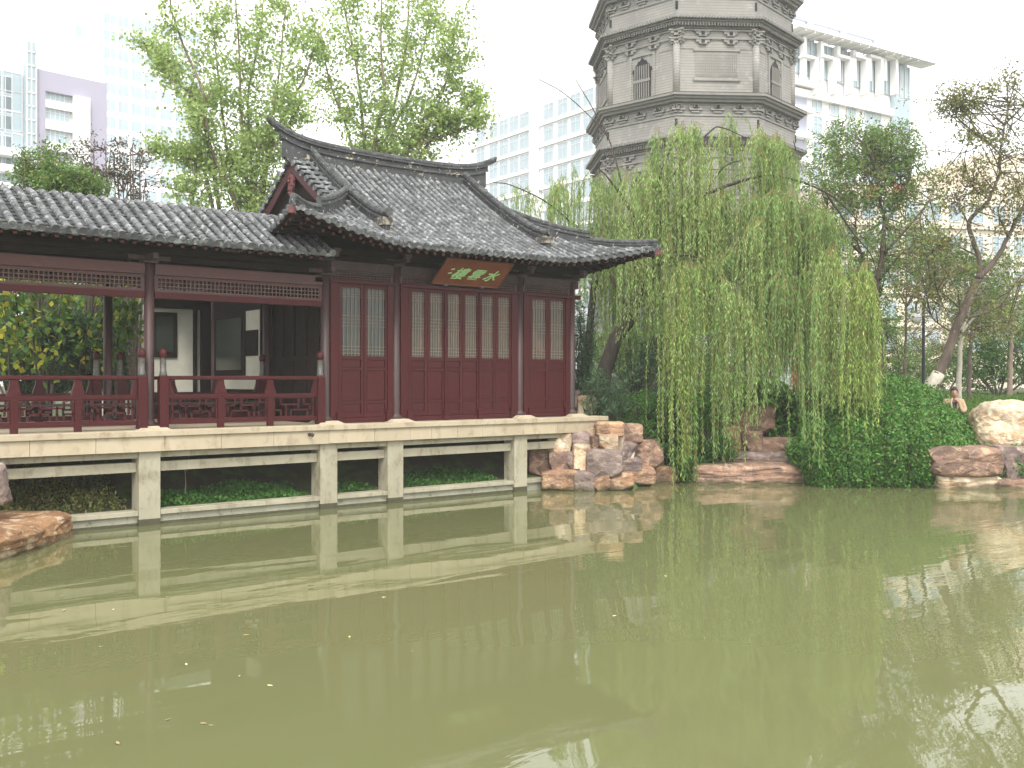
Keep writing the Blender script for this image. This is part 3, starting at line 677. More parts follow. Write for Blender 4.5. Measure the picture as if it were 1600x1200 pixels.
def gheight(x,y):
    x=np.asarray(x,float); y=np.asarray(y,float); d=sdist(x,y)
    n=.05*np.sin(x*1.7+y*.6)+.05*np.sin(y*1.3-x*.5)
    deckz=np.interp(d,[-1.2,-.3,0,.4,1.2,2.6,4,12,40],[-1.6,-.9,.22,.28,.45,1.3,1.6,1.8,2.0])
    bankz=np.interp(d,[-1.2,-.3,0,.25,.9,2.0,3.5,12,60],[-1.6,-.9,.05,.3,1.1,1.9,2.05,2.1,2.1])
    f=np.clip((x-17.5)/2.5,0,1)
    return deckz*(1-f)+bankz*f+n*np.clip(d-.4,0,1)*np.where((x<19.5)&(y<28),0.15,1)
xs=np.unique(np.concatenate([np.linspace(-380,-20,25),np.arange(-20,45,.35),np.linspace(45,120,50),np.linspace(120,380,20)]))
ys=np.unique(np.concatenate([np.linspace(-380,-10,25),np.linspace(-10,8,10),np.arange(8,42,.35),np.linspace(42,110,45),np.linspace(110,380,20)]))
XX,YY=np.meshgrid(xs,ys); ZZ=gheight(XX,YY)
nx,ny=len(xs),len(ys)
me=bpy.data.meshes.new('ground'); v=np.stack([XX,YY,ZZ],-1).reshape(-1,3).astype(np.float32)
I=(np.arange(ny-1)[:,None]*nx+np.arange(nx-1)[None,:]).ravel(); q=np.stack([I,I+1,I+nx+1,I+nx],1).astype(np.int32)
me.vertices.add(len(v)); me.vertices.foreach_set('co',v.ravel()); me.loops.add(q.size); me.loops.foreach_set('vertex_index',q.ravel())
me.polygons.add(len(q)); me.polygons.foreach_set('loop_start',np.arange(0,q.size,4,dtype=np.int32)); me.polygons.foreach_set('use_smooth',np.ones(len(q),bool)); me.materials.append(M['ground']); me.update(calc_edges=True)
tag(link('ground',me),kind='structure')
# water
wm=bpy.data.materials.new('murky_green_water'); wm.use_nodes=True; nt=wm.node_tree; N=nt.nodes; Lk=nt.links; p=N['Principled BSDF']
p.inputs['Base Color'].default_value=(.123,.129,.057,1); p.inputs['Roughness'].default_value=.015; p.inputs['IOR'].default_value=1.38
ge=N.new('ShaderNodeNewGeometry'); mp=N.new('ShaderNodeMapping'); mp.inputs['Rotation'].default_value=(0,0,-(PSI-RAD(90))); mp.inputs['Scale'].default_value=(.45,1.5,1)
Lk.new(ge.outputs['Position'],mp.inputs[0])
def wn(scale,det,src=mp.outputs[0]):
    n=N.new('ShaderNodeTexNoise'); n.inputs['Scale'].default_value=scale; n.inputs['Detail'].default_value=det; n.inputs['Distortion'].default_value=.6; Lk.new(src,n.inputs['Vector']); return n.outputs[0]
def mth(op,a,b):
    n=N.new('ShaderNodeMath'); n.operation=op
    for i,q_ in enumerate((a,b)):
        if isinstance(q_,(int,float)): n.inputs[i].default_value=q_
        else: Lk.new(q_,n.inputs[i])
    return n.outputs[0]
big=wn(.55,1); mid=wn(1.9,2); fine=wn(5.5,2); patch=wn(.09,1,ge.outputs['Position'])
sx=N.new('ShaderNodeSeparateXYZ'); Lk.new(ge.outputs['Position'],sx.inputs[0])
side=N.new('ShaderNodeMapRange'); side.inputs[1].default_value=3.5; side.inputs[2].default_value=12
lat_=mth('ADD',mth('MULTIPLY',sx.outputs[0],RT[0]),mth('MULTIPLY',sx.outputs[1],RT[1])); Lk.new(lat_,side.inputs[0])
breeze=mth('ADD',.34,mth('MULTIPLY',side.outputs[0],2.6))
hh=mth('ADD',mth('MULTIPLY',big,.9),mth('MULTIPLY',mth('ADD',mth('MULTIPLY',mid,.22),mth('MULTIPLY',fine,.07)),breeze))
bp=N.new('ShaderNodeBump'); bp.inputs['Strength'].default_value=.55; bp.inputs['Distance'].default_value=.025; Lk.new(hh,bp.inputs['Height']); Lk.new(bp.outputs[0],p.inputs['Normal'])
m=MB(); m.add([(-300,-60,0),(60,-60,0),(60,45,0),(-300,45,0)],[(0,1,2,3)]); tag(m.build('pond_water',wm),kind='structure')
# ================================================================== ROCKS
import bmesh
from mathutils import noise as NZ
def rock_mesh(mb,c,ax,ay,az,seed,sub=4,boxy=14,cuts=10,rough=.03):
    r=random.Random(seed); bm=bmesh.new(); bmesh.ops.create_icosphere(bm,subdivisions=sub,radius=1)
    pl=[]
    for _ in range(cuts):
        n=Vector((r.gauss(0,1),r.gauss(0,1),r.gauss(0,1))).normalized(); pl.append((n,r.uniform(.85,1.35)))
    off=Vector((seed*3.1,seed*1.7,seed*.9)); vs=[]
    for v in bm.verts:
        p=v.co; k=(abs(p.x)**boxy+abs(p.y)**boxy+abs(p.z)**boxy)**(1/boxy); p=p/k
        for n,d in pl:
            e=p.dot(n)-d*1.12
            if e>0: p=p-n*e*.95
        nn_=NZ.noise_vector(p*1.6+off)*rough*1.6+NZ.noise_vector(p*5+off)*rough*.8+NZ.noise_vector(p*12+off)*rough*.3
        strat=math.floor(p.z*3+NZ.noise(p*1.5+off)*2); p=p*(1+.012*((strat*7919)%3-1))+nn_
        vs.append(c+ax*p.x+ay*p.y+az*p.z)
    fs=[tuple(x.index for x in f.verts) for f in bm.faces]; bm.free(); mb.add(vs,fs)
def rock(px0,px1,y0,y1,dep,th,seed,mt,label,name='rock',cat='rock',group=None,sub=3,yaw=0,tilt=0,**k):
    c=W((px0+px1)/2,(y0+y1)/2,dep); s=dep/F0; R=Vector((RT[0],RT[1],0)); Fv=Vector((FW[0],FW[1],0))
    a=R*math.cos(yaw)+Fv*math.sin(yaw); b=Fv*math.cos(yaw)-R*math.sin(yaw)
    a2=a*math.cos(tilt)+Vector((0,0,math.sin(tilt))); up=Vector((0,0,math.cos(tilt)))-a*math.sin(tilt)
    m=MB(); rock_mesh(m,c,a2*((px1-px0)/2*s*1.17),b*th/2,up*((y1-y0)/2*s*1.13),seed,max(sub,4),**k)
    return single(name,m,M[mt],label,cat,group)
G1='stones of the rockery beside the deck'
R_=[(859,890,677,708,26.6,.8,'rk2','pale ochre stone tucked right under the deck slab'),
(888,925,674,698,26.7,.8,'rk3','grey stone under the deck end, right of the pale ochre one'),
(932,970,660,682,26.2,.9,'rk4','pinkish orange capstone at the top corner of the rockery beside the deck end'),
(936,962,679,707,26.0,.8,'rk2','bright cream stone below the pinkish capstone'),
(923,938,682,705,26.1,.7,'rk1','narrow rust stone left of the bright cream stone'),
(919,967,703,742,25.8,.8,'rk3','large purple grey wedge stone in the middle of the rockery'),
(897,920,696,735,26.1,.8,'rk2','tall pale stone left of the purple wedge stone'),
(860,889,708,738,26.3,.7,'rk1','dark brown stone under the pale ochre stone'),
(886,899,707,733,26.2,.6,'rk3','slim grey stone left of the tall pale stone'),
(828,860,697,743,26.8,.9,'rk1','shaded brown stone behind the last deck pier'),
(850,899,735,767,25.9,.9,'rk4','orange stone at the water below the deck end'),
(897,926,736,767,25.8,.8,'rk3','dark stone at the water between two orange ones'),
(923,950,738,765,25.8,.8,'rk4','rusty stone at the waterline under the wedge stone'),
(946,985,739,763,25.9,.8,'rk4','low orange stone at the outer point of the rockery'),
(963,999,663,692,27.2,.9,'rk1','red brown stone right of the pinkish capstone'),
(962,992,690,718,27.0,.9,'rk3','mossy grey stone right of the bright cream stone'),
(968,999,714,735,26.8,.8,'rk3','small grey stone under the mossy one'),
(993,1031,689,730,27.6,.9,'rk1','square red brown stone at the right end of the rockery'),
(970,1018,732,754,26.8,.8,'rk4','flat rust stone at the water right of the outer point'),
(1002,1050,728,756,27.9,.9,'rk4','sloping orange stone where the rockery meets the willow strands')]
for i,(a,b,c,d,e,t,mt,lb) in enumerate(R_): rock(a,b,c,d,e,t,i+11,mt,lb,name='rockery_stone',group=G1,sub=4)
m=MB()
for k,(a,b,c,d,e) in enumerate(((845,990,690,772,27.1),(905,975,668,760,27.0),(980,1050,700,762,28.7),(850,985,758,775,26.1))):
    s=e/F0; rock_mesh(m,W((a+b)/2,(c+d)/2,e),Vector((RT[0],RT[1],0))*(b-a)/2*s,Vector((FW[0],FW[1],0))*.55,Vector((0,0,1))*(d-c)/2*s,70+k,3)
single('mortar_bed',m,M['mortar'],'pale mortar holding the rockery stones together beside the deck','mortar',kind='stuff')
rock(892,907,612,642,28.4,.5,41,'rk3','small grey boulder standing at the right corner of the pavilion','rock')
rock(904,930,620,655,28.0,.5,42,'rk2','ochre boulder sitting on the end of the deck beside the oleander','rock')
rock(1088,1286,722,763,28.2,2.4,43,'rk1','broad flat rock ledge lying just above the water under the willow','rock_ledge','rock',sub=5,boxy=7,cuts=4,rough=.035)
rock(1120,1275,704,738,29.2,2.0,44,'rk3','upper flat step of the rock ledge','rock_ledge','rock',sub=5,boxy=7,cuts=3,rough=.035)
rock(1176,1268,684,722,29.2,1.2,45,'rk1','long reddish block behind the flat ledge, left of the ivy','rock',sub=4,boxy=6,cuts=4,rough=.04)
rock(1145,1202,626,678,29.2,1.1,46,'rk1','square brown block standing highest in the bank beside the willow strands','rock',sub=4,boxy=7,cuts=3,rough=.035,tilt=-.05)
rock(1125,1160,625,690,29.6,1.1,47,'rk3','brown stone left of the highest block','rock',sub=4)
rock(1130,1160,668,706,29.0,.9,48,'rk4','round orange stone under the highest block','rock')
rock(1156,1185,674,706,28.9,.9,49,'rk1','brown stone under the right edge of the highest block','rock')
rock(1055,1135,690,735,29.6,1.2,50,'rk3','dark stone half hidden by the willow strands','rock')
rock(1529,1612,630,700,27.6,1.5,51,'rk2','large pale ochre boulder on the bank at the right border','boulder','rock',sub=5,boxy=3.6,cuts=16,rough=.05)
rock(1455,1547,699,741,26.4,1.3,52,'rk1','flat red brown rock resting on the pinkish block beside the ivy','rock',sub=5,boxy=6,cuts=4,rough=.035)
rock(1461,1546,736,770,26.5,1.2,53,'rk2','pinkish block at the water under the flat red brown rock','rock',sub=5,boxy=7,cuts=4,rough=.03)
rock(1520,1560,664,705,28.0,1.0,54,'rk1','brown rock peeking out under the large pale boulder','rock',sub=4)
rock(1560,1600,700,752,26.8,.9,55,'rk3','shaded rock in the ivy at the right border','rock',sub=4)
rock(1540,1660,748,775,26.5,1.2,56,'rk1','low stone edge at the water at the right border','rock',sub=4)
# near rock slab at the left edge
c=W(-72,838,16.9); m=MB(); c.z=.12
rock_mesh(m,c,Vector((RT[0],RT[1],0))*1.5+Vector((0,0,-.03)),Vector((FW[0],FW[1],0))*1.5+Vector((0,0,.0)),Vector((0,0,.36)),61,5,boxy=8,cuts=6,rough=.03)
single('flat_rock',m,M['rk5'],'flat orange brown rock with a pale top jutting into the pond at the left border','rock')
c=W(-38,757,16.9); m=MB()
rock_mesh(m,c,Vector((RT[0],RT[1],0))*.46,Vector((FW[0],FW[1],0))*.4,Vector((0,0,.36)),62,4); single('rock',m,M['rk3'],'grey rock standing on the flat rock at the left border','rock')
# ================================================================== PLANTS
def smooth_path(pts,sub=5):
    pts=[Vector(p) for p in pts]; o=[]
    P=[pts[0]*2-pts[1]]+pts+[pts[-1]*2-pts[-2]]
    for i in range(1,len(P)-2):
        p0,p1,p2,p3=P[i-1:i+3]
        for k in range(sub):
            t=k/sub; o.append(.5*((2*p1)+(p2-p0)*t+(2*p0-5*p1+4*p2-p3)*t*t+(3*p1-p0-3*p2+p3)*t**3))
    o.append(pts[-1]); return o
def limb(mb,pts,r0,r1,rg,mi=0,n=7,wob=.3):
    p=smooth_path(pts); k=len(p)
    p=[q+Vector((rg.gauss(0,1),rg.gauss(0,1),0))*wob*r0*.35 if 0<i<k-1 else q for i,q in enumerate(p)]
    rs=[r0+(r1-r0)*(i/(k-1))**.8 for i in range(k)]; mb.tube(p,rs,n,mi); return p
def twig_leaves(T,P0,D,Ln,per,rg,nl,spread=.1,droop=0.):
    pass
class Plant:
    """trunk (branches and twigs) + crown (leaves) under one root"""
    def __init__(s,name,base,label,cat,leaf,bark,seed,group=None):
        s.root=thing(name,base,label,cat,group); s.tb=MB(); s.rg=random.Random(seed); s.np=np.random.default_rng(seed)
        s.leaf=leaf; s.bark=bark; s.c=[];s.d=[];s.L=[];s.Wd=[];s.nodes=[]
    def limb(s,pts,r0,r1,node=True,n=7):
        p=limb(s.tb,pts,r0,r1,s.rg,0,n)
        if node:
            for i in range(len(p)//4,len(p)): s.nodes.append(p[i])
        return p
    def leaves(s,c,d,L,Wd):
        n=len(c); s.c.append(c); s.d.append(d); s.L.append(np.broadcast_to(L,(n,)).copy()); s.Wd.append(np.broadcast_to(Wd,(n,)).copy())
    def twig(s,p0,dr,ln,nleaf,L,asp=.5,sag=.15,r=.012,cl=.09,sub=3):
        """curved twig with leaves in tufts along it"""
        dr=Vector(dr).normalized(); side=Vector((s.rg.gauss(0,1),s.rg.gauss(0,1),s.rg.gauss(0,.4)))*.18
        pts=[p0+dr*ln*t+side*ln*t*t+Vector((0,0,-sag*ln*t*t)) for t in (0,.35,.7,1)]
        s.tb.tube(pts,[r,r*.75,r*.5,r*.25],3,0,False)
        A=np.array(pts); t=s.np.uniform(.12,1,nleaf)*3; i=np.minimum(t.astype(int),2); f=(t-i)[:,None]
        base=A[i]*(1-f)+A[i+1]*f; base+=s.np.normal(size=(nleaf,3))*cl
        d=s.np.normal(size=(nleaf,3))*.8+np.array(dr)*.5+np.array([0,0,-.35])
        s.leaves(base,d,L*s.np.uniform(.7,1.25,nleaf),L*asp*s.np.uniform(.8,1.2,nleaf)); return pts
    def fill(s,c,rx,ry,rz,ntw,nleaf,L,asp=.5,ln=.5,up=.3,sag=.2,shell=.55,cl=.09,r=.01,stems=True):
        """leafy twigs spread through an ellipsoid, joined back to the nearest branch"""
        R=Vector((RT[0],RT[1],0)); Fv=Vector((FW[0],FW[1],0))
        for _ in range(ntw):
            while 1:
                q=Vector((s.rg.uniform(-1,1),s.rg.uniform(-1,1),s.rg.uniform(-1,1)))
                if q.length<1 and s.rg.random()<(1-shell)+shell*q.length: break
            p=c+R*q.x*rx+Fv*q.y*ry+Vector((0,0,q.z*rz)); dr=R*q.x+Fv*q.y+Vector((0,0,q.z*.6+up))+Vector((s.rg.gauss(0,.35),s.rg.gauss(0,.35),s.rg.gauss(0,.3)))
            if stems and s.nodes and s.rg.random()<.35:
                nd=min(s.rg.sample(s.nodes,min(14,len(s.nodes))),key=lambda a:(a-p).length)
                if (nd-p).length<3.0: 
                    mid=(nd+p)/2+Vector((s.rg.gauss(0,.1),s.rg.gauss(0,.1),s.rg.gauss(0,.1))); s.tb.tube([nd,mid,p],[r*2.2,r*1.6,r],4,0,False)
            s.twig(p,dr,ln*s.rg.uniform(.6,1.3),nleaf,L,asp,sag,r*.8,cl)
    def done(s,leafmat2=None,frac=0):
        if s.tb.v: s.tb.build('trunk',M[s.bark],s.root,smooth=True)
        c=np.concatenate(s.c); d=np.concatenate(s.d); L=np.concatenate(s.L); Wd=np.concatenate(s.Wd)
        V=leafquads(c,d,L,Wd,s.np); mats=M[s.leaf]; mi=None
        if leafmat2: mats=[M[s.leaf],M[leafmat2]]; mi=(s.np.random(len(c))<frac).astype(int)
        o=np_quads('crown',V,mats,s.root,mi); return s.root
def gz(p): return float(gheight(p.x,p.y))
def gp_(px,dep,up=0):
    p=W(px,600,dep); p.z=gz(p)+up; return p
# ---- two light green many-stemmed trees behind the roof
def stems_tree(name,label,seed,dep,base_px,stems,extra,leaf,bark,tw,nleaf,L,ln,group=None,r0=.12,cl=.13,lo=.22):
    b=gp_(base_px,dep); t=Plant(name,b,label,'tree',leaf,bark,seed,group); rg=t.rg
    for k,st in enumerate(stems):
        pts=[b+Vector((rg.uniform(-.15,.15),rg.uniform(-.15,.15),-.2))]+[W(x,y,dep+rg.uniform(-.2,.2)+((k*37)%5-2)*.45*i/3) for i,(x,y) in enumerate(st)]
        p=t.limb(pts,r0*rg.uniform(.75,1.1),.018)
        n=len(p)
        for j in range(tw):
            f=rg.uniform(lo,1); i=min(n-2,int(f*(n-1))); q=p[i]; a=rg.uniform(0,2*math.pi); tt=(p[i+1]-p[i]).normalized()
            dr=Vector((math.cos(a),math.sin(a),rg.uniform(.1,.9)))+tt*.4
            l=ln*rg.uniform(.4,1.3)*(1.1-.3*f)
            pp=t.twig(q,dr,l,nleaf,L,.85,.12,.022*(1.2-f),cl)
            for _ in range(2): t.twig(pp[rg.choice((1,2))],dr+Vector((rg.gauss(0,.8),rg.gauss(0,.8),rg.gauss(0,.5))),l*.6,int(nleaf*.7),L,.85,.15,.01,cl)
    return t
t=stems_tree('ginkgo_tree','light green tree with fanned tan stems left of the pavilion ridge',3,36,392,
 [[(392,420),(365,312),(335,245),(322,200),(316,140),(290,80),(268,15),(262,-60)],[(394,420),(385,280),(378,180),(372,60),(362,-80)],[(396,420),(392,250),(388,150),(405,60),(418,-80)],
  [(398,420),(400,262),(425,180),(440,80),(452,-80)],[(400,420),(420,240),(455,160),(478,115),(500,40)],[(400,420),(410,270),(452,195),(470,160)],[(396,400),(388,260),(330,262),(290,246),(255,242)],[(322,200),(300,150),(255,110),(240,70)],[(316,250),(304,300),(290,350),(284,395)],[(380,420),(350,200),(340,110),(330,20)]],
 None,'gink','barkl',32,30,.135,1.35,cl=.17)
t.done()
t=stems_tree('ginkgo_tree','light green tree with upright stems behind the middle of the pavilion ridge',4,39,596,
 [[(590,400),(585,230),(600,150),(595,60),(600,-80)],[(588,400),(570,220),(560,120),(538,10),(530,-70)],[(596,400),(612,215),(640,150),(665,60),(680,-60)],[(600,400),(640,232),(684,150),(722,85)],[(600,400),(660,240),(715,185),(745,150)],
  [(585,400),(545,210),(515,130),(500,40)],[(600,400),(625,250),(690,215),(748,190)],[(594,400),(600,240),(630,100),(640,0),(645,-70)],[(600,400),(650,245),(700,120),(712,20)]],
 None,'gink','barkl',33,30,.14,1.4,cl=.17)
t.done()
# ---- small trees showing over the gallery roof
def bush_tree(name,label,seed,dep,px,blobs,leaf,bark,L,asp=.5,ntw=60,nleaf=22,ln=.45,group=None,stems=3,r0=.05,cat='tree',cl=.08,leaf2=None,frac=0,ry=None):
    b=gp_(px,dep); t=Plant(name,b,label,cat,leaf,bark,seed,group); rg=t.rg
    for (x,y,rx,rz,*m_) in blobs:
        s=dep/F0; c=W(x,y,dep+(m_[1] if len(m_)>1 else rg.uniform(-.4,.4)))
        for _ in range(stems):
            e=c+Vector((rg.gauss(0,1)*rx*s*.5,rg.gauss(0,1)*rx*s*.5,rg.uniform(-.2,.8)*rz*s)); md=b.lerp(e,.5)+Vector((rg.gauss(0,.12),rg.gauss(0,.12),.1))
            t.limb([b+Vector((0,0,-.1)),md,e],r0,.012,n=5)
        k=m_[0] if m_ else 1
        t.fill(c,rx*s,(ry or rx*s*.9),rz*s,int(ntw*k),nleaf,L,asp,ln,cl=cl)
    t.done(leaf2,frac); return t.root
bush_tree('shrub_tree','rounded yellow green small tree showing over the gallery roof at the left',11,25.5,75,[(70,262,30,22),(98,282,30,18),(60,285,25,16),(130,290,18,12)],'round','bark',.10,.5,60,26,.4)
bush_tree('crape_myrtle','bushier purple brown small tree over the gallery roof right of the yellow green one',12,26.5,140,[(150,235,16,16,.4),(118,250,14,14,.4),(162,262,18,18,.5),(135,280,24,18,.6),(80,245,12,8,.2)],'purp','bark',.10,.5,34,14,.5,cl=.06)
bush_tree('crape_myrtle','thin purple brown small tree over the gallery roof nearest the tall light green tree',13,27,212,[(208,240,10,14,.35),(200,270,18,18,.5),(222,290,18,16,.6),(180,282,12,14,.4)],'purp','bark',.10,.5,34,13,.5,cl=.06)
# ---- garden behind the gallery
GB_='evergreen shrubs behind the gallery'
for k,(px,dep,bl,lb) in enumerate(((130,25.5,[(130,560,45,45),(105,520,30,25),(160,540,30,40)],'dark evergreen shrub seen between the gallery columns, nearest the white walled house'),
    (55,26.5,[(55,575,50,40),(20,545,40,35),(85,585,35,30)],'dark evergreen shrub seen through the gallery at the left border'),
    (180,27.5,[(180,520,22,60),(185,590,25,25)],'narrow dark evergreen shrub left of the white walled house'))):
    bush_tree('evergreen_shrub',lb,21+k,dep,px,bl,'dshrub','barkd',.075,.5,230,34,.28,GB_,cat='shrub',cl=.07)
bush_tree('background_tree','green tree closing the view behind the gallery at the left border',27,31,20,[(20,470,90,60),(-60,520,70,70),(110,450,60,60),(170,500,40,60),(60,400,80,40)],'round','bark',.14,.55,170,26,.5,cat='tree')
t=Plant('broad_leaved_tree',gp_(60,23.6),'young tree with large green and yellow leaves right behind the gallery','tree','bigl','barkd',31)
for st in ([(15,600),(12,520),(2,440),(0,380)],[(40,600),(28,500),(24,430),(30,390)],[(60,600),(52,520),(55,440),(60,380)],[(80,600),(92,500),(100,440),(110,385)],[(10,610),(-20,500),(-50,420)],[(120,600),(150,470),(190,400),(210,385)],[(130,600),(170,480),(250,410),(270,392)],[(150,590),(190,520),(205,500),(210,480)]):
    p=t.limb([W(x,y,23.6+t.rg.uniform(-.3,.3)) for x,y in st],.028,.01,n=5)
    for q in p[2:]:
        for _ in range(3):
            n_=5; base=np.array(q)[None]+t.np.normal(size=(n_,3))*.17; d=t.np.normal(size=(n_,3))*.8+np.array([0,0,-.5]); t.leaves(base,d,t.np.uniform(.12,.24,n_),t.np.uniform(.11,.2,n_))
t.done('yel',.17)
# white walled house behind
house=thing('garden_house',(11,28,1.9),'white walled garden house with dark window panels seen through the gallery','house')
hY=27.6
def hx(px): return PY(px,500,hY).x
m=MB(); m.box(hx(228),13.4,hY,hY+4,1.7,5.3); m.build('wall',M['white'],house)
m=MB(); m.box(hx(225),13.5,hY-.06,hY-.005,4.83,5.1); m.box(hx(225),13.5,hY-.06,hY-.005,1.7,2.5)
for a,b in((300,305),(311,331),(407,430)): m.box(hx(a),hx(b),hY-.14,hY-.065,1.7,4.83)
m.build('timber_frame',M['dark'],house)
for a,b,y0,y1 in((236,276,487,558),):
    z1=PY(a,y0,hY).z; z0=PY(a,y1,hY).z
    m=MB(); m.box(hx(a),hx(b),hY-.05,hY-.004,z0,z1); w_=m.build('window',M['dark'],house)
    m=MB(); m.box(hx(a)+.12,hx(b)-.12,hY-.075,hY-.052,z0+.15,z1-.12); m.build('pane',M['glassd'],w_)
m=MB(); 
for s in(-1,1): m.add([(hx(220),hY+2-s*2.6,5.1),(13.7,hY+2-s*2.6,5.1),(13.7,hY+2,6.3),(hx(220),hY+2,6.3)],[(0,1,2,3)])
m.build('roof',M['pan'],house)
# ---- ground cover under the deck and on the banks
def cover(name,label,regs,leaf,seed,L,asp=.5):
    g_=np.random.default_rng(seed); C=[];D=[];LL=[]
    for (x0,x1,y0,y1,n,h) in regs:
        x=g_.uniform(x0,x1,n); y=g_.uniform(y0,y1,n); z=gheight(x,y)+g_.uniform(0,1,n)**1.3*h*(.55+.45*np.sin(x*2.3)*np.cos(y*2.9+x))
        C.append(np.stack([x,y,z],1)); d=g_.normal(size=(n,3))*.7; d[:,2]+=.5; D.append(d); LL.append(L*g_.uniform(.6,1.3,n))
    C=np.concatenate(C);D=np.concatenate(D);LL=np.concatenate(LL)
    return tag(np_quads(name,leafquads(C,D,LL,LL*asp,g_),M[leaf]),label,None,kind='stuff')
cover('ground_cover','low bright green plants on the soil behind the deck coping',[(7.0,10.2,19.98,20.9,6500,.22),(12.6,15.6,20.0,21,2600,.18),(11,12,20,20.8,500,.15)],'shrub',41,.07,.7)
cover('weeds','tangled yellow green weeds on the soil under the gallery',[(3.2,6.35,20.0,21.4,5500,.65),(-2,3.2,20,21.5,2500,.3)],'autumn',42,.08,.35)
m=MB(); b=Vector((7.55,20.2,.35)); m.tube([b,b+Vector((.03,0,.35)),b+Vector((.02,.02,.6)),b+Vector((.1,.0,.95))],[.012,.01,.008,.003],5); m.tube([b+Vector((.02,.02,.6)),b+Vector((-.06,0,.85))],[.006,.003],4); m.tube([b+Vector((.02,.02,.55)),b+Vector((.12,0,.72))],[.006,.003],4)
single('dry_twig',m,M['barkl'],'single dry pale twig standing in the plants under the gallery','twig')
# grass of the lawn at the right
def region_cover(name,label,px0,px1,d0,d1,n,h,leaf,seed,L,asp,up=1.2):
    g_=np.random.default_rng(seed); px=g_.uniform(px0,px1,n); dp=g_.uniform(d0,d1,n); t_=(px-800)/F0
    x=dp*(FW[0]+t_*RT[0]); y=dp*(FW[1]+t_*RT[1]); z=gheight(x,y)+g_.uniform(0,1,n)*h
    d=g_.normal(size=(n,3))*.6; d[:,2]+=up; LL=L*g_.uniform(.6,1.3,n)
    return tag(np_quads(name,leafquads(np.stack([x,y,z],1),d,LL,LL*asp,g_),M[leaf]),label,None,kind='stuff')
region_cover('grass','short bright green lawn on the bank at the right',1440,1680,28.2,48,26000,.03,'grassm',43,.13,.16)
region_cover('low_plants','low leafy plants covering the bank behind the rocks',930,1460,28.8,34,26000,.35,'shrub',44,.09,.5,.5)
# ---- shrubs between pavilion and rockery
def oleander(name,label,seed,dep,px,y0,y1,half,n):
    b=gp_(px,dep); t=Plant(name,b,label,'shrub','olean','barkd',seed,'oleanders beside the pavilion'); rg=t.rg
    for k in range(n):
        e=W(px+rg.gauss(0,half*.5),rg.uniform(y0,y1),dep+rg.uniform(-.8,.8)); md=b.lerp(e,.55)+Vector((rg.gauss(0,.1),rg.gauss(0,.1),.15))
        p=t.limb([b+Vector((rg.gauss(0,.15),rg.gauss(0,.15),0)),md,e],.02,.006,False,4)
        A=np.array([list(q) for q in p]); m_=48
        i=t.np.integers(len(A)//3,len(A),m_); base=A[i]+t.np.normal(size=(m_,3))*.04
        d=t.np.normal(size=(m_,3))*.75+np.array([0,0,.25]); t.leaves(base,d,t.np.uniform(.15,.26,m_),t.np.uniform(.022,.034,m_))
    t.done(); return t.root
oleander('oleander','tall dark oleander against the right corner column of the pavilion',51,29.2,908,470,600,28,50)
oleander('oleander','lower dark oleander spilling beside the ochre boulder at the deck end',52,27.8,945,575,650,50,55)
oleander('oleander','dark oleander at the foot of the leaning willow trunk',53,31.5,1000,530,610,45,40)
bush_tree('green_shrub','bright green small-leaved shrub above the square stone at the end of the rockery',54,28.2,1010,[(1010,655,55,38),(1045,690,42,34),(985,680,28,22),(1070,720,30,28),(1085,640,40,30)],'shrub','barkd',.065,.6,170,34,.25,cat='shrub',cl=.06,stems=2)
bush_tree('green_shrub','small green shrub touching the water among the willow strands',55,28.0,1080,[(1078,735,25,16,.5),(1110,725,22,18,.5),(1130,705,18,18,.4)],'shrub','barkd',.065,.6,120,30,.25,cat='shrub',cl=.06,stems=1)
bush_tree('leafy_shrub','fresh green broad-leaved shrub right of the highest brown block',56,29.2,1215,[(1215,640,26,30),(1212,672,20,16),(1235,655,24,30),(1180,615,40,16)],'ivy','barkd',.13,.75,60,20,.3,cat='shrub',cl=.08,stems=2)
# hedges and bushes at middle distance
BK='bushes and small trees across the park'
bgs=[((1010,560),38,1000,[(960,560,40,36),(1020,540,40,40),(1080,575,40,26)],'round','green bush behind the leaning willow trunk'),
 ((1130,590),44,1130,[(1100,590,50,24),(1160,590,30,22),(1040,600,40,20)],'dshrub','dark low hedge left of the white tiled wall'),
 ((1290,590),46,1290,[(1260,575,40,34),(1320,560,45,45),(1230,600,30,20)],'round','green bush right of the white tiled wall'),
 ((1400,560),48,1400,[(1390,560,60,40),(1350,520,50,40),(1420,590,50,20)],'round','rounded bush behind the black lamp post'),
 ((1480,560),55,1480,[(1470,520,60,50),(1440,570,50,34),(1510,560,50,40)],'autumn','olive tree behind the leaning whitewashed trunk'),
 ((1560,560),44,1560,[(1570,545,50,50),(1530,575,40,34),(1620,560,50,60)],'shrub','dark green tree at the right border behind the lawn'),
 ((1600,500),60,1610,[(1600,500,70,50),(1540,490,60,50),(1660,520,60,60)],'round','far green tree at the right border'),
 ((1100,520),52,1100,[(1080,520,60,60),(1180,520,60,50),(1010,490,50,60)],'round','far green tree behind the willow curtains'),
 ((1250,520),56,1260,[(1250,500,60,60),(1330,480,50,60),(1200,540,50,40)],'autumn','far olive tree between willow and rounded tree')]
for k,(_,dep,px,bl,lf,lb) in enumerate(bgs): bush_tree('park_bush',lb,61+k,dep,px,bl,lf,'bark',.15,.55,90,24,.6,BK,cat='bush',cl=.12,stems=2,r0=.07)
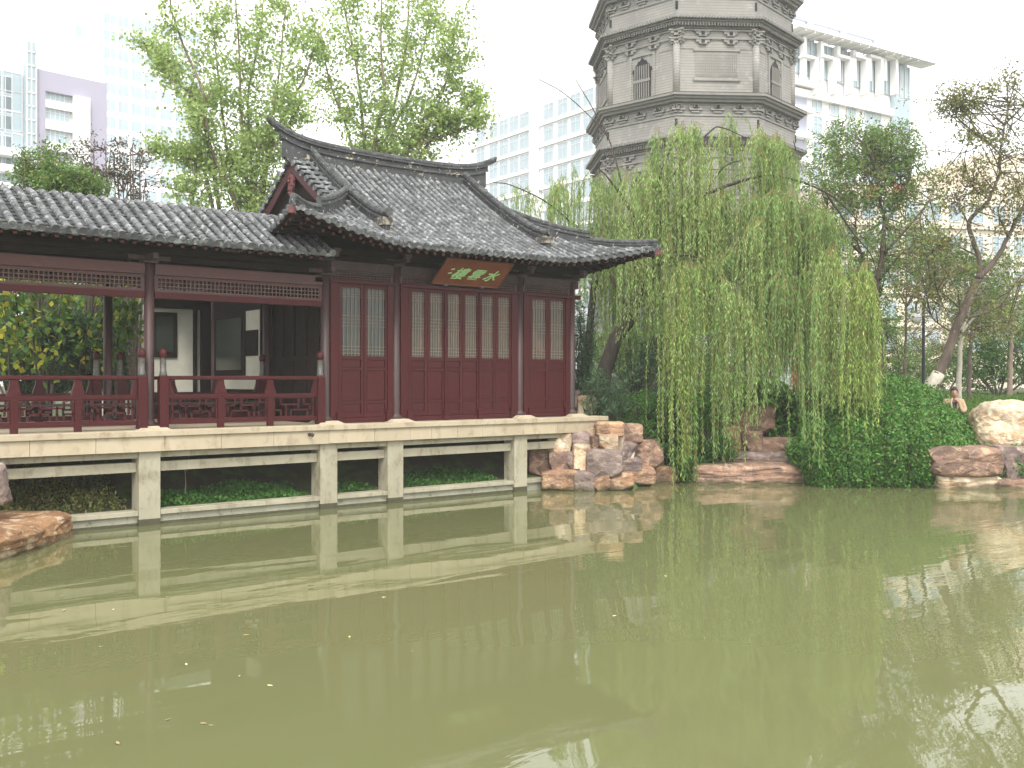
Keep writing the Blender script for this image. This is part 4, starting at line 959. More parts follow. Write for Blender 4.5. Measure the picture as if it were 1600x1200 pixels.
# ---- ivy
def ivy(label,px0,px1,d0,d1,topf,n,seed,name='ivy'):
    g_=np.random.default_rng(seed); r=thing(name,gp_((px0+px1)/2,d0),label,'ivy')
    def surf(s,t):
        px=px0+(px1-px0)*s+(1-np.clip(s*5,0,1))*22*(np.sin(t*9+1)*.6-t*.9+.2); top=topf(s); 
        s_e=s; bul=.16*np.sin(px*.11+1.3*np.sin(px*.031))+.13*np.sin(px*.27+t*3+np.sin(px*.07)*2)+.09*np.abs(np.sin(px*.31+t*2.5))+.06*np.sin(px*.63+t*9)
        edge=np.clip(np.minimum(s,1-s)*9,0,1)
        dp=d0+(d1-d0)*(t**2.2)-(bul+.25)*edge*np.sin(np.pi*np.clip(t,0,1))**.5*1.1+(1-edge)*.5
        z=(top)*(t**.82)+.05*np.sin(px*.2+t*12)*t+.02
        tt=(px-800)/F0; return np.stack([dp*(FW[0]+tt*RT[0]),dp*(FW[1]+tt*RT[1]),z],-1)
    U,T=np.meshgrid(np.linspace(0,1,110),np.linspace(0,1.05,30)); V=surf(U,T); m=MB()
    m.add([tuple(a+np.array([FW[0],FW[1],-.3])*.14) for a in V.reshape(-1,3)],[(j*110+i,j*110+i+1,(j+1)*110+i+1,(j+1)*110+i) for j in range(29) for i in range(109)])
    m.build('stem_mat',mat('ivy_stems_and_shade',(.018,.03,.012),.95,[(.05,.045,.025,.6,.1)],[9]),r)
    s=g_.uniform(0,1,n); t=g_.uniform(0,1.03,n)
    # trailing strands: cluster leaves into vertical streamers
    k=90; s=np.where(g_.random(n)<.6,(np.floor(s*k)+.5+g_.normal(0,.22,n)+.25*np.sin(t*7+np.floor(s*k)*1.7))/k,s)
    C=surf(np.clip(s,0,1),t)+g_.normal(size=(n,3))*(.045+.05*(g_.random((n,1))<.2))
    d=g_.normal(size=(n,3))*.55; d+=np.array([-FW[0]*.45,-FW[1]*.45,-.6]); L_=g_.uniform(.045,.09,n)
    Q=leafquads(C,d,L_,L_*.85,g_); np_quads('foliage',Q,[M['ivy'],M['autumn']],r,(g_.random(n)<.12).astype(int))
def zt(px,y,dep): return HC+(YH-y)*dep/F0
tp=lambda s: np.interp(s,[0,.12,.3,.5,.66,.76,.84,.92,1],[1.7,2.5,2.8,2.85,2.68,2.4,2.03,1.85,1.45])
ivy('thick mound of dark green ivy hanging down the bank into the water',1248,1536,26.4,29.2,tp,110000,81)
ivy('ivy sheet running down between the large pale boulder and the pinkish block',1500,1582,26.9,28.0,lambda s:np.interp(s,[0,.5,1],[1.2,.95,.5]),9000,82)
ivy('ivy hanging at the right border beside the large pale boulder',1570,1700,26.6,28.3,lambda s:1.55+0*s,12000,83)
ivy('small ivy patch on top of the flat red brown rock',1440,1530,27.2,28.5,lambda s:1.35+0*s,6000,84)
# ---- willow
wl=Plant('weeping_willow',gp_(930,30.5),'big weeping willow right of the pavilion, its green strands hanging to the water','tree','willow','barkd',91)
D0=30.5
b=gp_(925,D0,-.3)
wl.limb([b,W(950,560,D0),W(985,492,D0),W(1000,440,D0),W(1004,380,D0),W(1012,330,D0)],.26,.15)
for k,(st,r0) in enumerate(((((1004,390),(985,330),(960,290),(935,262)),.10),(((1012,330),(1060,262),(1110,205),(1130,200),(1165,215)),.045),(((1008,360),(1100,305),(1200,275),(1290,300),(1345,350)),.08),
   (((1003,410),(1080,390),(1170,385),(1240,400)),.07),(((1012,330),(1040,250),(1060,215),(1070,200)),.035),(((1000,430),(1060,400),(1110,412),(1158,468),(1180,520)),.05),
   (((985,492),(966,455),(948,418),(925,380),(880,330)),.08),(((1290,300),(1330,360),(1362,400),(1372,440)),.04),(((975,300),(950,215),(900,125)),.035),(((950,215),(925,185),(880,145),(838,122)),.016),(((1200,275),(1240,240),(1240,220)),.02),(((925,380),(860,320),(800,290),(770,285)),.03),(((1100,305),(1130,262),(1160,250)),.03))):
    dd=D0+(-2.5 if k==5 else ((k*13)%5-2)*.35)
    pts=[W(x,y,D0+(dd-D0)*i/(len(st)-1)) for i,(x,y) in enumerate(st)]; wl.limb(pts,r0,.012)
# second dark trunk
wl.limb([gp_(915,31.5,-.3),W(922,500,31.5),W(930,430,31.5),W(925,400,31.3)],.15,.07)
curt=[ # px0,px1,ytop0,ytop1,ybot_lo,ybot_hi,dep,spread,n
(1056,1092,178,205,300,540,30.2,.6,95),(1112,1236,186,225,300,520,31,1.0,230),(965,1062,262,235,380,560,30.4,.9,150),(868,975,285,262,370,480,31,.8,90),
(772,880,285,285,335,440,32,.8,60),(925,1010,275,262,340,480,31.6,.6,45),(1030,1184,408,425,540,740,27.6,.45,210),(1180,1312,300,345,480,610,29,.9,320),(1292,1362,370,430,590,690,26.7,.4,190),
(895,1030,380,400,460,590,31.4,.8,170),(1040,1200,305,310,430,600,30.2,1.,280),(1100,1250,400,400,520,610,29.5,1.0,220),(1235,1322,290,345,400,560,30,.6,100),(1190,1300,420,430,560,640,28.2,.6,110),(930,1010,300,300,400,500,31.8,.5,100)]
def strand(p,yend,dep,yel,seedshift,dense=24):
    z1=HC+(YH-yend)*dep/F0; Ln=p.z-z1
    if Ln<.4: return
    g_=wl.np; k=max(5,int(Ln/.35)); ph=g_.uniform(0,6.28); a=g_.uniform(0,6.28); o=g_.uniform(.05,.35) if (g_.random()<.5 or dep<27.2) else g_.uniform(.35,.7)
    t=np.linspace(0,1,k); x=p.x+math.cos(a)*o*(1-np.exp(-t*Ln*2.2))+.05*np.sin(t*Ln*1.1+ph); y=p.y+math.sin(a)*o*(1-np.exp(-t*Ln*2.2))+.05*np.cos(t*Ln*.9+ph)
    z=p.z+(.1+.25*o)*np.sin(np.minimum(t*Ln*2.2,math.pi))-t*Ln; A=np.stack([x,y,z],1)
    wl.st.append((A,yel))
    n=int(Ln*dense); f=g_.uniform(.04,1,n)*(k-1); i=np.minimum(f.astype(int),k-2); f=(f-i)[:,None]; base=A[i]*(1-f)+A[i+1]*f
    ang=g_.uniform(0,6.28,n); sp_=g_.uniform(.25,.75,n); d=np.stack([np.cos(ang)*sp_,np.sin(ang)*sp_,-np.ones(n)],1)
    wl.leaves(base+g_.normal(size=(n,3))*.012,d,g_.uniform(.09,.17,n),g_.uniform(.019,.031,n)); wl.yl.append(np.full(n,yel))
wl.st=[]; wl.yl=[]
for ci,(x0,x1,ya,yb,l0,l1,dep,sp_,n) in enumerate(curt):
    g_=wl.np; ncl=max(4,int((x1-x0)/9)); cx=g_.uniform(0,1,ncl); cend=g_.uniform(0,1,ncl); cdy=g_.uniform(-sp_,sp_,ncl); ctop=g_.normal(size=ncl)*16; chue=g_.random(ncl)
    for j in range(n):
        q=g_.integers(ncl); px=x0+(x1-x0)*cx[q]+g_.normal()*2.6; s=(px-x0)/(x1-x0); yt=ya+(yb-ya)*s+ctop[q]+abs(g_.normal())*14; dp=dep+cdy[q]+g_.normal()*.10
        ye=l0+(l1-l0)*(cend[q]*.85+g_.uniform(-.25,.15)); 
        if ci==6: 
            lim=np.interp(px,[1030,1040,1100,1112,1130,1150,1170,1184],[700,752,750,700,738,640,690,600]); ye=lim-g_.uniform(0,1)**2*190; yt=np.interp(px,[1030,1060,1110,1158,1184],[440,405,410,462,520])+abs(g_.normal())*12
        yel=1.0 if (ci==8 and chue[q]<.8) or chue[q]<.08 else 2.0 if chue[q]>.78 else 0.0
        strand(W(px,yt,dp),ye,dp,yel,0)
for px,yt,ye,dp,n in((1276,430,752,26.0,9),(1247,520,700,26.4,6),(1122,470,740,27.2,9),(1318,420,705,26.0,6),(1364,430,692,26.0,8),(1340,420,680,26.0,6),(1182,480,640,27.5,5),(1152,470,700,27.4,6)):
    for _ in range(n): strand(W(px+wl.rg.gauss(0,2.6),yt+wl.rg.uniform(0,20),dp),ye-wl.rg.uniform(0,70),dp+wl.rg.uniform(-.08,.08),1.0 if px>1300 else 0.0,0)
wl.tb.build('trunk',M['barkd'],wl.root,smooth=True)
m=MB()
for A,yel in wl.st: m.tube([Vector(a) for a in A],[.007]*(len(A)-1)+[.003],3,0,False)
m.build('hanging_twigs',M['wtwig'],wl.root)
c=np.concatenate(wl.c);d=np.concatenate(wl.d);L_=np.concatenate(wl.L);Wd_=np.concatenate(wl.Wd); yy=np.concatenate(wl.yl)
np_quads('crown',leafquads(c,d,L_,Wd_,wl.np),[M['willow'],M['willowy'],M['willowp']],wl.root,yy.astype(int)); print('willow leaves',len(c),len(wl.st))
# ---- trees on the right
t=Plant('locust_tree',gp_(1372,34),'rounded green tree with a forked trunk right of the willow','tree','round','bark',101)
D=34
t.limb([gp_(1376,D,-.2),W(1375,540,D),W(1370,450,D),W(1378,400,D),W(1382,345,D)],.14,.07)
for st in (((1370,450),(1345,395),(1337,345),(1350,300)),((1382,345),(1372,290),(1376,235)),((1372,440),(1410,395),(1450,368)),((1382,350),(1410,310),(1425,260)),((1345,395),(1300,350),(1290,300)),((1370,450),(1330,470),(1300,440)),((1378,400),(1440,330),(1465,290))):
    t.limb([W(x,y,D+t.rg.uniform(-.8,.8)*(i>0)) for i,(x,y) in enumerate(st)],.06,.015)
s=D/F0
for x,y,rx,ry,k in((1335,232,52,34,1.5),(1298,285,42,40,1.1),(1395,238,46,34,1.2),(1372,290,60,40,1.1),(1425,310,44,46,.7),(1330,345,55,46,.7),(1400,390,66,56,.6),(1300,400,44,50,.5),(1460,420,40,50,.4,),(1350,470,55,60,.6),(1370,550,40,40,.4)):
    t.fill(W(x,y,D+t.rg.uniform(-.5,.5)),rx*s,rx*s*.9,ry*s,int(95*k),26,.12,.45,.55,cl=.13)
t.done('autumn',.16)
t=Plant('sparse_tree',gp_(1450,29.5),'leaning tree with a whitewashed foot and sparse leaves on the lawn','tree','autumn','bark',102)
D=29.5
t.limb([gp_(1450,D,-.2),W(1462,592,D),W(1478,560,D),W(1492,520,D),W(1508,480,D),W(1524,445,D),W(1532,430,D)],.17,.11,n=10)
for st,r0,dz in ((((1530,433),(1530,405),(1514,352),(1528,330),(1545,312),(1561,270),(1562,240),(1570,195),(1577,160),(1588,125)),.09,0),(((1530,433),(1556,405),(1580,360),(1600,318),(1612,260),(1620,180)),.10,.3),
    (((1500,498),(1535,490),(1562,478),(1582,450),(1600,432)),.045,-.4),(((1514,352),(1500,322),(1490,300)),.03,.3),(((1562,240),(1540,220),(1500,190),(1488,160)),.03,.2),(((1570,195),(1600,165),(1620,160)),.03,-.2),(((1490,520),(1460,500),(1440,470),(1420,462)),.03,.3),
    (((1545,312),(1520,290),(1500,240)),.025,.2),(((1528,400),(1480,380),(1450,400)),.03,-.3),(((1575,370),(1560,330),(1575,300)),.03,.3),(((1600,318),(1640,280)),.03,.2),(((1505,485),(1470,455),(1450,430)),.03,.3)):
    p=t.limb([W(x,y,D+dz*i/len(st)) for i,(x,y) in enumerate(st)],r0,.01)
    for _ in range(14):
        q=p[t.rg.randrange(len(p)//3,len(p))]; dr=Vector((t.rg.gauss(0,1),t.rg.gauss(0,1),t.rg.uniform(-.1,.9)))
        e=t.twig(q,dr,t.rg.uniform(.6,1.3),15,.11,.5,.1,.012,.12)
        t.twig(e[2],dr+Vector((t.rg.gauss(0,.6),t.rg.gauss(0,.6),.2)),.6,8,.10,.5,.1,.008,.08)
s=D/F0
for x,y,rx,ry,k in((1500,155,22,16,.45),(1540,150,18,14,.15),(1490,170,14,10,.2),(1580,130,20,20,.1),(1520,240,36,30,.3),(1585,215,26,40,.35),(1500,300,40,30,.35),(1560,330,40,40,.2),(1450,380,40,40,.3),(1470,450,40,40,.25),(1540,500,50,30,.25),(1605,330,30,50,.3)):
    t.fill(W(x,y,D+t.rg.uniform(-.7,.7)),rx*s,rx*s,ry*s,int(110*k),16,.11,.5,.4,cl=.10)
t.done('purp',.15)
m=MB(); m.tube([gp_(1450,D,-.15)+Vector((0,0,0)),W(1453.5,604,D),W(1462,592,D),W(1467,583,D)],[.205,.2,.185,.178],12); m.build('whitewash_band',M['lime'],t.root,smooth=True)
for k,(px,top,dep,r0,mt,lb,lean) in enumerate(((1497,520,31.5,.11,'lime','straight pale trunk right behind the seated person',4),(1514,540,36,.10,'bark','grey trunk right of the straight pale one',2),(1378,470,40,.10,'barkd','dark trunk left of the lamp post',-3),(1413,480,42,.09,'bark','grey trunk beside the lamp globe',2),(1577,520,42,.14,'barkl','tan trunk at the right border of the lawn',3),(1178,470,36,.09,'barkd','dark trunk in front of the white tiled wall',6),(1265,500,38,.10,'barkl','slanting tan trunk right of the white tiled wall',22))):
    D=dep; t=Plant('park_tree',gp_(px,D),'small tree with a '+lb,'tree','autumn' if k%2 else 'round',mt,110+k,'slender trees on the lawn')
    t.limb([gp_(px,D,-.2),W(px+lean*.4,590,D),W(px+lean,540,D),W(px+lean*1.6,top,D),W(px+lean*2,top-70,D)],r0,.03,n=9)
    for _ in range(3): t.limb([W(px+lean*1.6,top,D),W(px+t.rg.uniform(-40,40),top-60,D+t.rg.uniform(-1,1)),W(px+t.rg.uniform(-70,70),top-130,D+t.rg.uniform(-1,1))],.04,.01)
    s=D/F0
    for _ in range(5): t.fill(W(px+t.rg.uniform(-50,50),top-70+t.rg.uniform(-50,40),D+t.rg.uniform(-1,1)),38*s,38*s,30*s,30,18,.12,.5,.55,cl=.12)
    t.done()
# ================================================================== LAMP, TILED WALL
D=32.5; p=gp_(1443,D); lamp=thing('street_lamp',p,'black lamp post with a round white globe on the lawn behind the ivy','street lamp')
m=MB(); m.lathe(tuple(p),[(0,.11),(.25,.10),(.35,.06),(1.2,.055),(HC+(YH-468)*D/F0-p.z,.04)],12); m.build('pole',mat('black_paint',(.02,.022,.024),.5),lamp,smooth=True)
gq=W(1431,497,D); tp_=W(1443,475,D); m=MB(); m.tube(smooth_path([tp_,W(1438,468,D),W(1432,474,D),gq+Vector((0,0,.15))]),.03,8); m.build('bracket_arm',bpy.data.materials['black_paint'],lamp,smooth=True)
m=MB(); m.lathe(tuple(gq),[(-.18*math.cos(a),.18*math.sin(a)) for a in np.linspace(0.05,3.09,12)],18); m.build('globe',mat('white_glass_globe',(.8,.8,.78),.3),lamp,smooth=True)
M['wtile']=mat('white_tile',(.62,.64,.64),.5,[(.5,.52,.52,.5,.2)],[2])
def tilewall(px0,px1,ytop,dep,label):
    a=gp_(px0,dep); r=thing('tiled_wall',a,label,'wall'); z1=HC+(YH-ytop)*dep/F0; b=gp_(px1,dep)
    ax_=(b-a); ax_.z=0; l=ax_.length; ax_.normalize(); ay_=Vector((-ax_.y,ax_.x,0)); m=MB(); j=MB()
    cz=(a.z+z1)/2; c=a+ax_*l/2; c.z=cz; m.obox(c+ay_*.2,ax_*l/2,ay_*.2,Vector((0,0,(z1-a.z)/2))); m.build('wall',M['wtile'],r)
    z=a.z
    while z<z1:
        j.obox(Vector((c.x,c.y,z))-ay_*.002,ax_*l/2,ay_*.003,Vector((0,0,.008))); z+=.12
    j.build('tile_joints',mat('grey_joint',(.3,.31,.31),.9),r)
    m=MB(); m.obox(Vector((c.x,c.y,z1+.05))+ay_*.2,ax_*(l/2+.08),ay_*.28,Vector((0,0,.05))); m.build('coping',M['conc'],r)
tilewall(1168,1238,545,43,'white tiled wall end showing between the willow strands')
tilewall(1085,1150,520,47,'longer white tiled wall half hidden behind the willow strands')
# ================================================================== PAGODA
PD=60.0; pc=W(1082,500,PD); 
brick=mat('grey_brick',(.30,.285,.26),.9,[(.20,.195,.185,.5,.2),(.34,.325,.30,.62,.08)],[.35,2.5],bump=.3,bscale=6,coord='World')
# brick courses
nt=brick.node_tree; N=nt.nodes; Lk=nt.links; p=[n for n in N if n.type=='BSDF_PRINCIPLED'][0]; src=p.inputs['Base Color'].links[0].from_socket
gg=N.new('ShaderNodeNewGeometry'); sp=N.new('ShaderNodeSeparateXYZ'); Lk.new(gg.outputs['Position'],sp.inputs[0])
wv=N.new('ShaderNodeMath'); wv.operation='MULTIPLY'; wv.inputs[1].default_value=6.5; Lk.new(sp.outputs[2],wv.inputs[0]); fr=N.new('ShaderNodeMath'); fr.operation='FRACT'; Lk.new(wv.outputs[0],fr.inputs[0])
lt=N.new('ShaderNodeMath'); lt.operation='LESS_THAN'; lt.inputs[1].default_value=.22; Lk.new(fr.outputs[0],lt.inputs[0]); ml=N.new('ShaderNodeMath'); ml.operation='MULTIPLY'; ml.inputs[1].default_value=.45; Lk.new(lt.outputs[0],ml.inputs[0])
mm=N.new('ShaderNodeMix'); mm.data_type='RGBA'; mm.inputs[7].default_value=(.10,.095,.085,1); Lk.new(ml.outputs[0],mm.inputs[0]); Lk.new(src,mm.inputs[6]); Lk.new(mm.outputs[2],p.inputs['Base Color'])
M['brick']=brick; M['brickd']=mat('dark_brick_eave',(.17,.165,.16),.9,[(.23,.225,.21,.5,.2)],[3],coord='World'); M['hole']=mat('dark_opening',(.012,.012,.014),.8)
M['mossy']=mat('mossy_ledge',(.14,.15,.07),.95,[(.2,.18,.12,.5,.2)],[3],coord='World')
pag=thing('brick_pagoda',(pc.x,pc.y,2.1),'grey octagonal brick pagoda rising behind the willow, its top out of the picture','pagoda')
base_ang=math.atan2(-FW[1],-FW[0])   # towards the viewer
ROT=RAD(3.7)
def fv(i): a=base_ang+ROT+i*math.pi/4; return Vector((math.cos(a),math.sin(a),0))
def oct_ring(mb,prof_,mi=0):
    """prof_: list of (z,R circumradius)"""
    n=8; vs=[]
    for z,R in prof_:
        for i in range(8):
            a=base_ang+ROT+(i+.5)*math.pi/4; vs.append((pc.x+R*math.cos(a),pc.y+R*math.sin(a),z))
    mb.add(vs,[(k*8+i,k*8+(i+1)%8,(k+1)*8+(i+1)%8,(k+1)*8+i) for k in range(len(prof_)-1) for i in range(8)],mi)
C8=math.cos(math.pi/8); T8=math.tan(math.pi/8)
def fbox(mb,i,R,u0,u1,z0,z1,o0,o1,mi=0):
    n=fv(i); tt=Vector((-n.y,n.x,0)); c=Vector((pc.x,pc.y,0))+n*(R*C8+(o0+o1)/2)+tt*(u0+u1)/2; c.z=(z0+z1)/2
    mb.obox(c,tt*(u1-u0)/2,n*(o1-o0)/2,Vector((0,0,(z1-z0)/2)),mi)
for k in range(-2,4):
    z0=18.4-6.5*k*1.0 if k>=0 else 18.4+6.5*(-k); sc=1+.03*k; R=5.95*sc
    if z0-6.5<-3 and k>3: continue
    a_=R*C8; hw=a_*T8
    # ledge, short wall, eave below the floor level z0 ; storey wall above
    m=MB()
    oct_ring(m,[(z0,R-.1),(z0,R+.68),(z0-.14,R+.68),(z0-.16,R+.55),(z0-.27,R+.52),(z0-.29,R+.36),(z0-.42,R+.32),(z0-.45,R+.02)]); m.build('ledge',M['brickd'],pag)
    m=MB(); oct_ring(m,[(z0+.02,R+.70),(z0+.06,R+.6),(z0+.07,R-.05)]); m.build('moss_edge',M['mossy'],pag)
    m=MB(); oct_ring(m,[(z0-.44,R+.015),(z0-2.32,R+.015)]); m.build('balcony_wall',M['brick'],pag)
    m=MB()
    for i in range(8): fbox(m,i,R,-hw,hw,z0-1.14,z0-1.06,.01,.07)
    for i in range(8):
        for f in(-.98,-.55,.0,.55,.98)[: ]:
            u=f*hw*.97; 
            for (du,dz,w2,h2,o) in((0,-.62,.12,.18,.22),(0,-.80,.36,.08,.16),(0,-.92,.22,.08,.11),(-.3,-.70,.08,.1,.13),(.3,-.70,.08,.1,.13)): fbox(m,i,R,u+du-w2,u+du+w2,z0+dz-h2/2,z0+dz+h2/2,.0,o)
            fbox(m,i,R,u-.09,u+.09,z0-.72,z0-.56,.2,.235,1)
        fbox(m,i,R,-hw-.07,-hw+.07,z0-1.75,z0-1.3,.0,.05,1) ; 
    m.build('ledge_brackets',[M['brick'],M['hole']],pag)
    # eave with tile teeth
    ze=z0-2.3; m=MB(); oct_ring(m,[(ze+.25,R),(ze+.02,R+.64),(ze-.06,R+.66),(ze-.10,R+.6)],0)
    for a,b,r0_,r1_ in((0,1,.6,.48),(1,2,.48,.36),(2,3,.36,.24),(3,4,.24,.12),(4,5,.12,.02)): oct_ring(m,[(ze-.10-.1*a,R+r0_),(ze-.10-.1*a,R+r1_),(ze-.10-.1*b,R+r1_)],0)
    for i in range(8):
        W2=(R+.6)*C8*T8; n=int(2*W2/.17)
        for j in range(n+1):
            u=-W2+2*W2*j/n; fbox(m,i,R+.6,u-.04,u+.04,ze-.12,ze+.05,-.02,.09)
            u2=u*(R+.2)/(R+.6); fbox(m,i,R+.30,u2-.04,u2+.04,ze-.42,ze-.12,-.10,.10)
    m.build('eave',M['brickd'],pag)
    zb=z0-2.9
    m=MB(); oct_ring(m,[(zb+.35,R*1.0),(zb-3.62,R*1.012)]); m.build('storey_wall',M['brick'],pag)
    m=MB()
    for i in range(8):
        for f in(-1,-.36,.36,1):
            u=f*hw*.985
            for dz in(-.18,-.62):
                fbox(m,i,R,u-.5,u+.5,zb+dz+.12,zb+dz+.20,0,.16); fbox(m,i,R,u-.38,u+.38,zb+dz-.02,zb+dz+.12,0,.12); fbox(m,i,R,u-.22,u+.22,zb+dz-.15,zb+dz-.02,0,.18)
                fbox(m,i,R,u-.09,u+.09,zb+dz-.10,zb+dz+.08,.17,.20,1)
        for dz in(0.02,-.44): fbox(m,i,R,-hw,hw,zb+dz-.05,zb+dz+.03,0,.1)
    m.build('bracket_band',[M['brick'],M['hole']],pag)
    for i in range(8):
        m=MB(); a=base_ang+ROT+(i+.5)*math.pi/4; m.tube([(pc.x+(R+.0)*math.cos(a),pc.y+(R+.0)*math.sin(a),zb-3.6),(pc.x+(R+.0)*math.cos(a),pc.y+(R+.0)*math.sin(a),zb-.75)],.2,10)
        m.build('corner_pilaster',M['brick'],pag,smooth=True)
        m=MB(); zt_=zb-.95
        for s_ in(-1,1):
            fbox(m,i,R,s_*hw*.72-.5,s_*hw*.72+.5,zt_-.06,zt_,0,.05); fbox(m,i,R,s_*hw*.72-.53,s_*hw*.72-.47,zb-3.4,zt_,0,.04); fbox(m,i,R,s_*hw*.72+.47,s_*hw*.72+.53,zb-3.4,zt_,0,.04)
        m.build('wall_panel_frame',M['brick'],pag)
        if i%2==0:
            m=MB(); fbox(m,i,R,-1.2,1.2,zb-2.55,zb-1.15,.03,.06)
            for j in range(22): u=-1.12+j*.107; fbox(m,i,R,u-.022,u+.022,zb-2.5,zb-1.25,.06,.10)
            fbox(m,i,R,-1.3,1.3,zb-2.78,zb-2.6,.03,.14); fbox(m,i,R,-1.3,1.3,zb-1.14,zb-1.02,.03,.12); m.build('blind_lattice_window',M['brick'],pag)
        else:
            n_=fv(i); tt=Vector((-n_.y,n_.x,0)); o=Vector((pc.x,pc.y,zb-3.45))+n_*(R*C8+.06)
            ol=[(-.58,0),(.58,0),(.58,1.55),(.66,1.62),(.62,1.78),(.5,1.84),(.48,1.98),(.34,2.05),(.3,2.18),(.14,2.24),(0,2.42)]; ol=ol+[(-x,y) for x,y in ol[2:-1][::-1]]
            m=MB(); m.prism(ol,tt,(0,0,1),o,.03); wn_=m.build('arched_window',M['hole'],pag)
            m=MB()
            for j in range(7): u=-.45+j*.15; fbox(m,i,R,u-.03,u+.03,zb-3.45,zb-1.5,.09,.13)
            fbox(m,i,R,-.55,.55,zb-2.45,zb-2.3,.09,.15); m.build('window_bars',mat('grey_bars',(.2,.19,.17),.8) if 'grey_bars' not in bpy.data.materials else bpy.data.materials['grey_bars'],wn_)
            m=MB(); 
            fbox(m,i,R,-.86,-.70,zb-3.5,zb-.98,.03,.1); fbox(m,i,R,.70,.86,zb-3.5,zb-.98,.03,.1); fbox(m,i,R,-.86,.86,zb-.98,zb-.86,.03,.1)
            m.build('window_surround',M['brick'],pag)
zt2=18.4+13; m=MB(); oct_ring(m,[(zt2+.05,5.6),(zt2+1.5,4.5),(zt2+3.0,2.5),(zt2+4.5,.5),(zt2+7,.1)]); m.build('roof',M['brickd'],pag)
# ================================================================== MODERN BUILDINGS
M['bw']=mat('white_facade',(.80,.80,.79),.8,[(.74,.74,.73,.5,.2)],[.2]); M['bc']=mat('cream_facade',(.74,.66,.54),.8,[(.66,.58,.47,.5,.2)],[.2])
M['bp']=mat('mauve_grey_facade',(.33,.31,.39),.8); M['bb']=mat('blue_grey_panel',(.36,.38,.46),.5); M['gl']=mat('blue_window_glass',(.25,.34,.38),.15,[(.33,.41,.44,.5,.2)],[.3],spec=.8)
M['gf']=mat('white_window_frame',(.5,.52,.54),.6)
class Fac:
    def __init__(s,name,label,A,B,z0,z1,T,m,cat='building'):
        """A,B: (photo x, distance) of the two ends of the facade"""
        a=W(A[0],YH,A[1]); b=W(B[0],YH,B[1]); s.a=Vector((a.x,a.y,0)); s.x=Vector((b.x-a.x,b.y-a.y,0)); s.l=s.x.length; s.x.normalize(); s.y=Vector((-s.x.y,s.x.x,0))
        if s.y.dot(Vector((FW[0],FW[1],0)))<0: s.y=-s.y
        s.root=thing(name,(a.x,a.y,z0),label,cat); s.A=A; s.B=B; s.z0=z0
        if m: q=MB(); s.box(q,0,s.l,0,T,z0,z1); q.build('wall',M[m],s.root)
    def box(s,mb,u0,u1,y0,y1,z0,z1,mi=0):
        c=s.a+s.x*(u0+u1)/2+s.y*(y0+y1)/2; c.z=(z0+z1)/2; mb.obox(c,s.x*(u1-u0)/2,s.y*(y1-y0)/2,Vector((0,0,(z1-z0)/2)),mi)
    def u(s,px):
        d=ray(px); # intersect the view line with the facade line
        den=d[0]*s.x.y-d[1]*s.x.x; t=(s.a.x*s.x.y-s.a.y*s.x.x)/den; q=Vector((d[0]*t,d[1]*t,0)); return (q-s.a).dot(s.x)
    def z(s,px,y):
        d=ray(px); den=d[0]*s.x.y-d[1]*s.x.x; t=(s.a.x*s.x.y-s.a.y*s.x.x)/den; return HC+(YH-y)*t/F0
    def windows(s,us,zs,w_,h,nv=2,nh=2,pane='gl',frame='gf',prot=.12,sub=True,limit=100):
        q=MB(); X=Vector((1,0,0))
        fm=MB(); fw=min(.09,w_*.05)+.02
        def lb(mb,u0,u1,y0,y1,z0,z1): mb.obox(s.x*(u0+u1)/2+s.y*(y0+y1)/2+Vector((0,0,(z0+z1)/2)),s.x*(u1-u0)/2,s.y*(y1-y0)/2,Vector((0,0,(z1-z0)/2)))
        for i in range(nv+1): uu=-w_/2+w_*i/nv; lb(fm,uu-fw/2,uu+fw/2,-prot,0,0,h)
        for j in range(nh+1): zz=h*j/nh if j!=1 or nh!=2 else h*.68; lb(fm,-w_/2,w_/2,-prot*.95,0,zz-fw/2,zz+fw/2)
        pm=MB(); lb(pm,-w_/2,w_/2,-prot*.6,-.01,0,h)
        W0=P0=None; k=0; extra=MB()
        for u in us:
            for z in zs:
                pos=s.a+s.x*u; pos.z=z; loc=pos-ORG[s.root]
                if k>=limit:
                    s.box(extra,u-w_/2,u+w_/2,-prot*.6,-.01,z,z+h); k+=1; continue
                if W0 is None:
                    W0=fm.build('window',M[frame]); W0.parent=s.root; W0.location=loc
                    P0=pm.build('pane',M[pane]); P0.parent=W0
                else:
                    c=W0.copy(); COL.objects.link(c); c.parent=s.root; c.location=loc
                    if sub: e=P0.copy(); COL.objects.link(e); e.parent=c
                k+=1
        if extra.v: o=extra.build('more_windows',M[pane],s.root); o['kind']='stuff'
    def slab(s,name,m,*boxes):
        if 'mullions' in name:
            q=MB()
            for b in boxes: s.box(q,*b)
            return q.build(name,M[m],s.root)
        for b in boxes: q=MB(); s.box(q,*b); q.build(name,M[m],s.root)
# left apartment block
f=Fac('apartment_block','pale apartment block with a mauve grey frame around its windows at the left',(53,118),(164,124),0,41.5,14,'bw')
zA=lambda y:f.z(75,y)
f.slab('facade_frame','bp',(0,f.u(68),-.6,-.02,0,39.6),(f.u(139),f.l,-.6,-.02,0,39.6),(f.u(68),f.u(139),-.6,-.02,37.2,39.6))
f.slab('penthouse','bw',(f.u(60),f.l-.5,1,10,41.5,44.6))
f.slab('white_spandrel','bw',*[(f.u(68.5),f.u(138.5),-.45,-.02,f.z(90,y1),f.z(90,y0)) for y0,y1 in((160,172),(190,205),(224,238),(257,270),(290,302))])
f.slab('curved_wall','bw',(f.u(111),f.u(135),-1.2,-.46,0,37.2))
for y0,y1 in((134,160),(172,190),(205,224),(238,257)): f.windows([(f.u(70)+f.u(108))/2],[f.z(90,y1)],(f.u(108)-f.u(70))*.96,(f.z(90,y0)-f.z(90,y1)),5,2)
